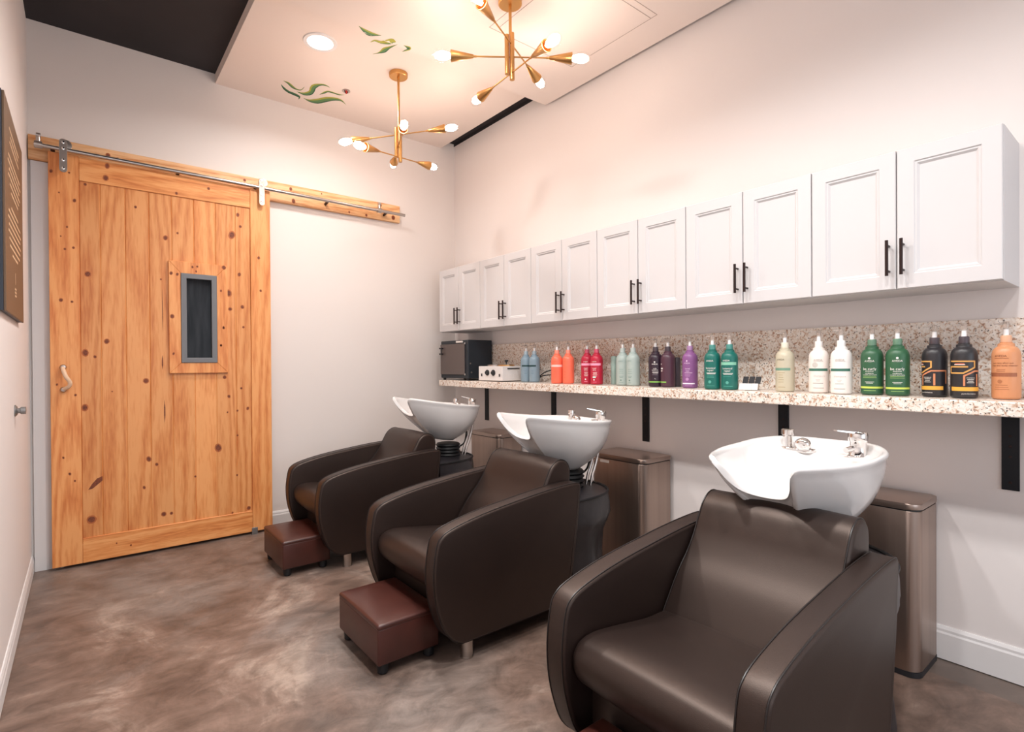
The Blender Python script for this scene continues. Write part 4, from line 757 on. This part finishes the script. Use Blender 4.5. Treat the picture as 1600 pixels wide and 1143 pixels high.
for i, (lb, x, y, c, inks, items, turn) in enumerate(bt):
    pale = 'translucent' in lb
    col = (70, 60, 66) if sum(c) < 200 else None
    bottle('pump_bottle', lb, x, y, c, inks, items, cool, turn, collar=col, trans=.25 if pale else 0.0)
tb = part('tube', lambda bm: add_lathe(bm, [(0, .001), (.021, .001), (.022, .004), (.022, .178), (.019, .186), (0, .188)], seg=24), mat('sage_tube', (150, 174, 166), .4), None, True)
tb.name = 'product_tube'; tb.location = (2.748, 2.345, ZS); tag(tb, 'slim sage green tube without a pump, behind the sage bottles', 'tube')
tb = part('tube', lambda bm: add_lathe(bm, [(0, .001), (.021, .001), (.022, .004), (.022, .165), (.018, .172), (0, .174)], seg=24), mat('grey_tube', (74, 66, 74), .35), None, True)
tb.name = 'product_tube'; tb.location = (2.755, 1.872, ZS); tag(tb, 'dark grey tube half hidden behind the plum bottle', 'tube')

# ------------------------------------------------------------------ trash cans
def rrect(x0, x1, y0, y1, rf, rb, n=8):
    """rounded rectangle; corners at x0 (front) have radius rf, at x1 rb"""
    P = []
    for cx, cy, r, a0 in ((x0+rf, y0+rf, rf, PI), (x1-rb, y0+rb, rb, 1.5*PI), (x1-rb, y1-rb, rb, 0), (x0+rf, y1-rf, rf, .5*PI)):
        for k in range(n+1):
            a = a0 + (PI/2)*k/n; P.append((cx+r*math.cos(a), cy+r*math.sin(a)))
    return P
can_lab = ['bronze step trash can farthest from view, between the far and middle basins',
           'bronze step trash can with a small white sticker, behind the middle basin', 'nearest bronze step trash can, behind the nearest basin with its pedal showing']
for k, (cy, xf) in enumerate(((3.555, 2.545), (2.14, 2.515), (.842, 2.53))):
    t = thing('trash_can', can_lab[k], 'trash can', (xf, cy, 0), 'bronze step trash cans along the right wall')
    D = 2.79-xf; H = .21
    part('base', lambda bm: add_prism(bm, rrect(.002, D, -H+.002, H-.002, .045, .02), 'z', 0.001, .022), M['darkplastic'], t, True, 30)
    part('body', lambda bm: add_prism(bm, rrect(.004, D, -H+.004, H-.004, .045, .02), 'z', .022, .655, bevel=.0015, seg=1), M['bronze'], t, True, 30)
    part('lid_seam', lambda bm: add_prism(bm, rrect(.007, D-.003, -H+.007, H-.007, .043, .02), 'z', .654, .662), M['darkplastic'], t, True, 30)
    part('lid', lambda bm: add_prism(bm, rrect(.002, D, -H+.002, H-.002, .045, .02), 'z', .661, .686, bevel=.005, seg=3), M['bronze_lid'], t, True, 30)
    part('pedal', lambda bm: add_box(bm, (-.035, -.055, .022), (.01, .055, .040), bevel=.007), M['steel'], t, True)
    if k == 1: part('sticker', lambda bm: add_box(bm, (.0022, .055, .633), (.0042, .125, .649)), M['sticker'], t)

# ------------------------------------------------------------------ backwash units
X0 = 1.5
ARM = [(1.085,.41),(1.100,.515),(1.122,.550),(1.17,.573),(1.275,.598),(1.385,.616),(1.50,.630),(1.625,.644),(1.756,.655),(1.87,.660),(1.912,.655),(1.922,.635),(1.915,.56),(1.900,.43),(1.865,.237),(1.835,.12),(1.815,.092),(1.70,.088),(1.28,.088),(1.205,.096),(1.155,.135),(1.122,.194),(1.092,.30)]
armp = [(p.x-X0, p.y) for p in catmull([(x, z, 0) for x, z in ARM], 4, True)]
BACK = [(1.53,.36),(1.582,.44),(1.637,.512),(1.695,.572),(1.740,.632),(1.768,.685),(1.80,.735),(1.84,.762),(1.88,.764),(1.915,.742),(1.930,.70),(1.925,.64),(1.90,.52),(1.86,.36),(1.84,.28),(1.52,.28)]
backp = [(p.x-X0, p.y) for p in catmull([(x, z, 0) for x, z in BACK], 4, True)]
SEAT = [(1.60,.385),(1.45,.405),(1.30,.428),(1.20,.440),(1.145,.432),(1.118,.408),(1.110,.375),(1.120,.335),(1.150,.300),(1.20,.277),(1.30,.262),(1.60,.255)]
seatp = [(p.x-X0, p.y) for p in catmull([(x, z, 0) for x, z in SEAT], 4, True)]
def inset(pts, d):
    n = len(pts); out = []
    for i in range(n):
        a = Vector(pts[i-1]); b_ = Vector(pts[(i+1) % n]); t = (b_-a); 
        if t.length < 1e-6: out.append(pts[i]); continue
        t.normalize(); out.append((pts[i][0]+t.y*d, pts[i][1]-t.x*d))
    return out
def soft_slab(bm, prof, y0, y1, r, seg=4, crown=0.0):
    """extruded profile with generously rounded side edges"""
    n = len(prof); area = sum(prof[i][0]*prof[(i+1) % n][1]-prof[(i+1) % n][0]*prof[i][1] for i in range(n))
    s = -1 if area > 0 else 1
    rings = []
    ys = []
    for k in range(seg+1):
        a = PI/2*k/seg; ys.append((y0+r-r*math.cos(PI/2-a)*1.0 if False else y0+r*(1-math.sin(a)), r*(1-math.cos(a))))
    ys = [(y0+r*(1-math.cos(PI/2*k/seg)), r*(1-math.sin(PI/2*k/seg))) for k in range(seg+1)]
    mid = [(y0+r+(y1-y0-2*r)*k/6, -crown*math.sin(PI*k/6)) for k in range(1, 6)] if crown else []
    full = ys + mid + [(y1-(y-y0), d) for y, d in reversed(ys)]
    for y, d in full:
        q = inset(prof, s*d) if d else prof
        rings.append([bm.verts.new((p[0], y, p[1])) for p in q])
    for a, b_ in zip(rings, rings[1:]):
        for i in range(n): bm.faces.new((a[i], a[(i+1) % n], b_[(i+1) % n], b_[i]))
    bm.faces.new(rings[0]); bm.faces.new(rings[-1])

def add_prism_T(bm, pts, l, T):
    A = [bm.verts.new(T @ Vector((p[0], p[1], 0))) for p in pts]; B = [bm.verts.new(T @ Vector((p[0]*.8, p[1]*.6, l))) for p in pts]
    bm.faces.new(A); bm.faces.new(B)
    for i in range(len(pts)): bm.faces.new((A[i], A[(i+1) % len(pts)], B[(i+1) % len(pts)], B[i]))
HW = .335; AT = .078
RIM = [(.34,0,0),(.325,.095,.002),(.27,.172,.004),(.17,.222,.0),(.03,.230,-.004),(-.10,.220,-.002),(-.22,.190,.002),(-.305,.158,.006),(-.345,.132,.004),(-.338,.112,-.022),(-.300,.095,-.068),(-.262,.070,-.103),(-.240,.030,-.118)]
rimf = RIM + [(x, -y, z) for x, y, z in reversed(RIM) if y > 0]
rimc = catmull(rimf, 5, True)
def basin_mesh(bm):
    n = len(rimc)
    def sm(a, b_, v): t = max(0, min(1, (v-a)/(b_-a))); return t*t*(3-2*t)
    bc = Vector((.07, 0, -.30)); ic = Vector((.02, 0, -.20))
    rings = []
    # outer shell from base up to rim
    K = 14
    outer = []
    for j in range(K+1):
        s = j/K                  # 0 at rim, 1 at base
        ring_ = []
        for p in rimc:
            ang = math.atan2(p.y, p.x)
            front = sm(-.2, .97, -math.cos(ang))
            e = 2.7*(1-front)+(1.55-.5*min(1, abs(p.z)/.118))*front
            base = bc + Vector((.085*math.cos(ang), .085*math.sin(ang), 0))
            h = s**e
            q = Vector((p.x*(1-h)+base.x*h, p.y*(1-h)+base.y*h, p.z*(1-s)+bc.z*s))
            if j == 0:
                q = q + Vector((p.x-.0, p.y, 0)).normalized()*.010 - Vector((0, 0, .010))
            elif s < .35: q += Vector((p.x, p.y, 0)).normalized()*.004*(1-s/.35)
            ring_.append(q)
        outer.append(ring_)
    lip = [p + Vector((p.x, p.y, 0)).normalized()*.008 - Vector((0, 0, .002)) for p in rimc]
    top = [p + Vector((0, 0, .003)) for p in rimc]
    lin_ = [p - Vector((p.x, p.y, 0)).normalized()*.010 - Vector((0, 0, .001)) for p in rimc]
    inner = []
    norm = [(.07,-.020),(.10,-.05),(.15,-.085),(.25,-.13),(.40,-.17),(.62,-.192),(.85,-.199)]
    deck = [(.06,-.014),(.10,-.030),(.20,-.038),(.36,-.042),(.46,-.085),(.66,-.165),(.88,-.198)]
    for (h0, z0), (h1, z1) in zip(norm, deck):
        r_ = []
        for p in rimc:
            d = sm(.02, .14, p.x)
            h = h0*(1-d)+h1*d; z = z0*(1-d)+z1*d
            r_.append(Vector((p.x*(1-h)+ic.x*h, p.y*(1-h), p.z*(1-h)+z*(1-abs(p.z)/.20*(1-h)))))
        inner.append(r_)
    R_ = list(reversed(outer)) + [lip, top, lin_] + inner
    V = [[bm.verts.new(q) for q in r_] for r_ in R_]
    for a, b_ in zip(V, V[1:]):
        for i in range(n): bm.faces.new((a[i], a[(i+1) % n], b_[(i+1) % n], b_[i]))
    c0 = bm.verts.new(bc); c1 = bm.verts.new(ic)
    for i in range(n):
        bm.faces.new((V[0][(i+1) % n], V[0][i], c0)); bm.faces.new((V[-1][i], V[-1][(i+1) % n], c1))

def backwash(label, yc, basin_pose, group, by=0.0, wide=1.0, sc=1.0):
    t = thing('backwash_unit', label, 'shampoo chair', (X0, yc, 0), group)
    for s in (-1, 1):
        y0, y1 = (-HW, -HW+AT) if s < 0 else (HW-AT, HW)
        a = part('armrest', lambda bm: soft_slab(bm, armp, y0, y1, .012, 4), M['leather'], t, True, 60)
        for yy in (y0+.007, y1-.007):
            def pip(bm):
                pr = inset(armp, .0004*(-1 if sum(armp[i][0]*armp[(i+1) % len(armp)][1]-armp[(i+1) % len(armp)][0]*armp[i][1] for i in range(len(armp))) > 0 else 1))
                add_tube(bm, [(x, yy, z) for x, z in pr], .0024, 6, closed=True)
            part('piping', pip, M['piping'], a, True)
    iw = HW-AT-.001
    part('seat', lambda bm: soft_slab(bm, seatp, -iw, iw, .022, 5, crown=.006), M['leather'], t, True, 60)
    part('front_panel', lambda bm: add_box(bm, (1.205-X0, -iw, .088), (1.845-X0, iw, .285)), M['leather'], t)
    b_ = part('backrest', lambda bm: soft_slab(bm, backp, -iw, iw, .018, 4, crown=.004), M['leather'], t, True, 60)
    for yy in (-iw+.010, iw-.010):
        def bp(bm): add_tube(bm, [(x, yy, z) for x, z in inset(backp, -.0012 if sum(backp[i][0]*backp[(i+1) % len(backp)][1]-backp[(i+1) % len(backp)][0]*backp[i][1] for i in range(len(backp))) > 0 else .0012)], .0026, 6, closed=True)
        part('piping', bp, M['piping'], b_, True)
    for lx in (1.275, 1.79):
        for ly in (-HW+.056, HW-.056):
            part('leg', lambda bm: (add_lathe(bm, [(.027, 0.001), (.027, .092)], (lx-X0, ly, 0), 24), add_lathe(bm, [(.029, 0.0005), (.029, .004)], (lx-X0, ly, 0), 24)), M['steel'], t, True)
    # black vinyl plumbing cover behind the chair
    def cover(bm):
        n = 40; R_ = []
        for z, s, w in ((.545, 1.0, .003), (.50, 1.02, .004), (.44, 1.03, .006), (.39, .98, .008), (.33, .90, .012), (.22, .88, .014), (.10, .93, .014), (.012, .97, .012)):
            r_ = []
            for i in range(n+1):
                a = -PI/2+PI*i/n
                rr = s + w*math.sin(9*a+z*8)*2 + w*math.sin(17*a-z*14)
                r_.append((1.94-X0+.41*rr*max(0, math.cos(a))**.62, .285*rr*math.sin(a), z))
            R_.append([bm.verts.new(p) for p in r_])
        for a, c in zip(R_, R_[1:]):
            for i in range(n): bm.faces.new((a[i], a[i+1], c[i+1], c[i]))
        bm.faces.new(R_[0])
    cv = part('plumbing_cover', cover, M['cloth'], t, True, 80)
    part('cover_rim', lambda bm: add_tube(bm, [(1.94-X0+.41*max(0, math.cos(a))**.62, .285*math.sin(a), .548) for a in [-PI/2+PI*i/40 for i in range(41)]], .0065, 8), M['rubber'], cv, True)
    px, pz, yaw, tilt = basin_pose
    ba = part('basin', basin_mesh, M['porcelain'], t, True, 80)
    ba.location = (px-X0, by, pz); ba.rotation_euler = (0, tilt, yaw); ba.scale = (sc, wide*sc, sc)
    # mixer tap and spray holder on the rear deck
    DK = -.040
    def mix(bm):
        T = Matrix.Translation((.235, -.118, DK)) @ Matrix.Rotation(.08, 4, 'Y')
        add_lathe(bm, [(.0, -.004), (.034, -.003), (.034, .004), (.029, .008), (.027, .055), (.031, .062), (.033, .086), (.028, .095), (0, .098)], seg=28, mat4=T)
        T2, l2 = aim((.236, -.118, DK+.092), (.165, -.070, DK+.104))
        add_prism_T(bm, [(-.012, -.004), (.012, -.004), (.012, .004), (-.012, .004)], l2, T2)
        add_rod(bm, (.235, -.118, DK+.035), (.185, -.095, DK+.030), .011, 12)
    part('mixer_tap', mix, M['chrome'], ba, True, 50)
    def spray(bm):
        add_prism(bm, [(.235+.032*math.cos(a), .118+.032*math.sin(a)-(.062 if math.sin(a) < 0 else 0)) for a in [2*PI*k/28 for k in range(28)]], 'z', DK-.003, DK+.012, bevel=.003, seg=2)
        add_lathe(bm, [(.020, .008), (.019, .058), (.024, .062), (.024, .082), (.018, .085), (0, .083)], (.238, .125, DK), 24)
        add_lathe(bm, [(.0, .0), (.012, .002), (.026, .014), (.030, .030), (.024, .044), (.012, .048), (0, .049)], seg=24, mat4=Matrix.Translation((.245, .062, DK+.036)) @ Matrix.Rotation(-1.9, 4, 'Y'))
        add_lathe(bm, [(.014, .0), (.014, .035)], (.240, .062, DK), 16)
    part('spray_holder', spray, M['chrome'], ba, True, 50)
    part('drain', lambda bm: add_lathe(bm, [(.022, -.1985), (.022, -.1965), (.006, -.1975), (0, -.1975)], (.02, 0, 0), 24), M['chrome'], ba, True)
    def neck(bm):
        pr = []
        for k in range(9):
            z = .54+.10*k/8; pr.append((.088+(.007 if k % 2 else -.004), z))
        add_lathe(bm, pr, (px+.075-X0, by, 0), 32)
    part('tilt_bellows', neck, M['rubber'], t, True, 30)
    def pipes(bm):
        for dy in (-.024, .010):
            add_tube(bm, catmull([(px+.258-X0, by-.06+dy, pz-.15), (px+.225-X0, by-.06+dy, .68), (px+.19-X0, by-.06+dy, .60), (px+.175-X0, by-.06+dy, .545)], 5), .009, 10)
        add_tube(bm, catmull([(px+.22-X0, by-.05, pz-.19), (px+.21-X0, by-.03, .64), (px+.16-X0, by-.02, .60), (px+.12-X0, by, .56)], 5), .006, 8, mi=1)
    part('supply_pipe', pipes, [M['chrome'], M['rubber']], t, True)
    return t
gU = 'brown leather shampoo chairs with white basins'
backwash('farthest brown leather shampoo chair with white basin, next to the barn door', 3.52, (2.125, .957, 0.0, math.radians(7.5)), gU, by=.02, sc=.93)
backwash('middle brown leather shampoo chair with white basin, in front of the second trash can', 2.19, (2.10, .942, 0.0, math.radians(5.5)), gU, by=.015, sc=.955)
backwash('nearest brown leather shampoo chair with white basin, filling the lower right of the view', .865, (2.05, .922, 0.02, math.radians(-1.0)), gU, by=.018, wide=1.05)

# ------------------------------------------------------------------ ottomans
ott_lab = ['small reddish brown leather footstool in front of the farthest chair', 'small reddish brown leather footstool in front of the middle chair',
           'reddish brown leather footstool in front of the nearest chair, cut off by the picture edge']
for k, yc in enumerate((3.49, 2.195, .855)):
    t = thing('footstool', ott_lab[k], 'footstool', (1.045, yc, 0), 'reddish brown footstools in front of the chairs')
    hx, hy = .1405, .208
    part('body', lambda bm: add_box(bm, (-hx, -hy, .045), (hx, hy, .197), bevel=.010, seg=3), M['ottleather'], t, True, 60)
    def cu(bm):
        fs = add_box(bm, (-hx-.0008, -hy-.0008, .186), (hx+.0008, hy+.0008, .212), bevel=.011, seg=4)
        bmesh.ops.subdivide_edges(bm, edges=[e for e in bm.edges if e.calc_length() > .15], cuts=5, use_grid_fill=True)
        for v in bm.verts:
            if v.co.z > .2115: v.co.z += .010*(1-(v.co.x/hx)**2)*(1-(v.co.y/hy)**2)
    part('cushion_top', cu, M['ottleather'], t, True, 70)
    part('piping', lambda bm: add_tube(bm, [(x, y, .2035) for x, y in rrect(-hx+.0015, hx-.0015, -hy+.0015, hy-.0015, .014, .014, 4)], .0022, 6, closed=True), M['piping'], t, True)
    for sx in (-1, 1):
        for sy in (-1, 1):
            part('foot', lambda bm: add_lathe(bm, [(.016, .001), (.022, .006), (.024, .03), (.024, .047)], (sx*(hx-.035), sy*(hy-.035), 0), 20), M['rubber'], t, True)

# ------------------------------------------------------------------ chandeliers
def chandelier(label, cx, cy, zc, arms):
    t = thing('chandelier', label, 'chandelier', (cx, cy, zc), 'brass six-bulb chandeliers')
    zl = min(a[2] for a in arms)-.035-zc; zh = max(a[2] for a in arms)+.055-zc
    part('canopy', lambda bm: add_lathe(bm, [(.062, 0), (.064, -.002), (.064, -.024), (.060, -.028), (0, -.028)], seg=40), M['brass'], t, True)
    part('stem', lambda bm: add_rod(bm, (0, 0, -.027), (0, 0, zh), .0085, 14), M['brass'], t, True)
    part('hub', lambda bm: (add_rod(bm, (.006, -.006, zh+.005), (.006, -.006, zl), .0135, 20), add_rod(bm, (-.016, .010, zh-.005), (-.016, .010, zl+.03), .0125, 16)), M['brass'], t, True)
    for ang, tilt, z, ox, oy in arms:
        a, b_ = math.radians(ang), math.radians(tilt)
        for s in (1, -1):
            d = Vector((math.cos(a)*math.cos(b_), math.sin(a)*math.cos(b_), math.sin(b_)))*s
            o = Vector((ox, oy, z-zc))
            ar = part('arm', lambda bm: add_rod(bm, o, o+d*.21, .0042, 10), M['brass'], t, True)
            T = Matrix.Translation(o) @ d.to_track_quat('Z', 'Y').to_matrix().to_4x4()
            so = part('lamp_socket', lambda bm: (add_lathe(bm, [(.006, .188), (.0065, .204), (.0095, .206), (.031, .326), (.029, .326), (.008, .215), (0, .215)], seg=28, mat4=T, cap=False)), M['brass'], t, True, 50)
            bu = part('light_bulb', lambda bm: add_lathe(bm, [(.014, .300), (.015, .318), (.023, .336), (.0315, .360), (.0345, .380), (.032, .400), (.024, .416), (.012, .425), (0, .427)], seg=24, mat4=T, cap=False), M['bulbglass'], t, True, 80)
            part('filament', lambda bm: add_lathe(bm, [(0, .315), (.010, .324), (.019, .346), (.0235, .370), (.021, .392), (.012, .408), (0, .413)], seg=16, mat4=T, cap=False), M['bulb'], bu, True, 80)
    return t
chandelier('brass six-bulb chandelier farther away, hanging near the back wall', 1.749, 3.436, 3.29,
           [(148.6, -10.3, 2.861, .001, -.002), (200.6, -7.3, 2.704, .002, -.001), (248.8, -1.3, 2.775, -.005, .003)])
chandelier('nearer brass six-bulb chandelier, cut off by the top edge of the picture', 1.817, 2.262, 3.21,
           [(140.9, 1.8, 2.900, .002, -.006), (84.1, 2.1, 2.814, .001, -.001), (204.1, 5.2, 2.970, .006, -.004)])

# ------------------------------------------------------------------ ceiling light, sprinkler, painted leaves
def downlight(label, x, y, z):
    t = thing('recessed_light', label, 'ceiling light', (x, y, z), None)
    part('trim_ring', lambda bm: add_lathe(bm, [(.078, .003), (.078, -.006), (.100, -.006), (.104, .003)], seg=48, cap=False), M['trimw'], t, True)
    part('diffuser', lambda bm: add_lathe(bm, [(.079, -.004), (0, -.005)], seg=48, cap=False), M['disc'], t, True)
    return t
downlight('round white recessed light glowing in the ceiling left of the chandeliers', 1.192, 3.405, 3.29)
sp = thing('sprinkler', 'small recessed ceiling sprinkler with a red centre beside the painted leaves', 'sprinkler', (1.553, 3.893, 3.29))
part('escutcheon', lambda bm: add_lathe(bm, [(.028, -.0005), (.030, -.004), (.016, -.004)], seg=24, cap=False), M['steel'], sp, True)
part('sensor', lambda bm: (add_lathe(bm, [(.0, -.014), (.008, -.012), (.008, -.001)], seg=12), add_lathe(bm, [(.005, -.022), (.005, -.014)], seg=10)), M['red'], sp, True)
part('fitting', lambda bm: [add_rod(bm, (s*.013, 0, -.001), (s*.006, 0, -.018), .003, 8) for s in (-1, 1)], M['darkplastic'], sp, True)

for k, L_ in LEAVES.items():
    def f(bm):   # light, green and dark strokes side by side along the leaf
        V = [[bm.verts.new(q) for q in row] for row in L_]
        mi = {'R2': (1, 1, 0), 'R1': (1, 0, 2), 'L2': (0, 2, 2), 'L1': (1, 0, 2), 'R3': (1, 0, 2)}.get(k, (1, 0, 2))
        for u, v in zip(V, V[1:]):
            for j in range(3):
                try: bm.faces.new((u[j], v[j], v[j+1], u[j+1])).material_index = mi[j]
                except ValueError: pass
    lf = part('painted_leaf', f, [M['leafg'], M['leafy'], M['leafd']], ceil)
    lf['label'] = 'green leaf painted on the ceiling'

# ------------------------------------------------------------------ light
def area(name, loc, rot, sx, sy, power, col, spread=180):
    l = bpy.data.lights.new(name, 'AREA'); l.shape = 'RECTANGLE'; l.size = sx; l.size_y = sy; l.energy = power; l.color = col; l.spread = math.radians(spread)
    o = bpy.data.objects.new(name, l); COL.objects.link(o); o.location = loc; o.rotation_euler = rot; return o
area('assumed_window_fill', (1.2, YF-.15, 1.6), (PI/2, 0, 0), 2.5, 2.3, 21, (.84, .92, 1.0))  # added cool fill, as daylight from the assumed window behind the camera
area('recessed_and_fill_lamp', (1.192, 3.405, 3.275), (0, 0, 0), .15, .15, 18, (1.0, .95, .91), 155)
# unseen recessed lamps added outside the view for overhead fill
for lx, ly, pw in ((.9, 1.9, 24), (1.25, 1.1, 19), (.9, .3, 24), (1.25, -.5, 12)):
    rg = part('added_lamp_ring', lambda bm: add_lathe(bm, [(.078, 3.2105), (.078, 3.204), (.100, 3.204), (.104, 3.2105)], (lx, ly, 0), seg=48, cap=False), M['trimw'], ceil, True)
    part('diffuser', lambda bm: add_lathe(bm, [(.079, 3.206), (0, 3.205)], (lx, ly, 0), seg=48, cap=False), M['disc'], rg, True)
    area('recessed_and_fill_lamp', (lx, ly, 3.198), (0, 0, 0), .15, .15, pw, (1.0, .975, .955), 150)
w = bpy.data.worlds.new('World'); scene.world = w; w.use_nodes = True
w.node_tree.nodes['Background'].inputs[0].default_value = (.75, .82, .92, 1); w.node_tree.nodes['Background'].inputs[1].default_value = 1.2

# ------------------------------------------------------------------ camera
cam = bpy.data.cameras.new('camera'); co = bpy.data.objects.new('camera', cam); COL.objects.link(co)
R = Vector((0.78007322, -0.62565508, -0.00644162)); U = Vector((8.23300097e-03, -3.04606931e-05, 9.99966108e-01)); F = Vector((0.62563407, 0.78009982, -0.00512726))
mm = Matrix((R, U, -F)).transposed().to_4x4(); mm.translation = Vector((0, 0, 1.25)); co.matrix_world = mm
cam.sensor_width = 36; cam.lens = 36*836.955/1600; cam.clip_start = .02
scene.camera = co
scene.view_settings.view_transform = 'Standard'; scene.view_settings.look = 'None'
scene.view_settings.exposure = 0.22; scene.view_settings.gamma = 1.0
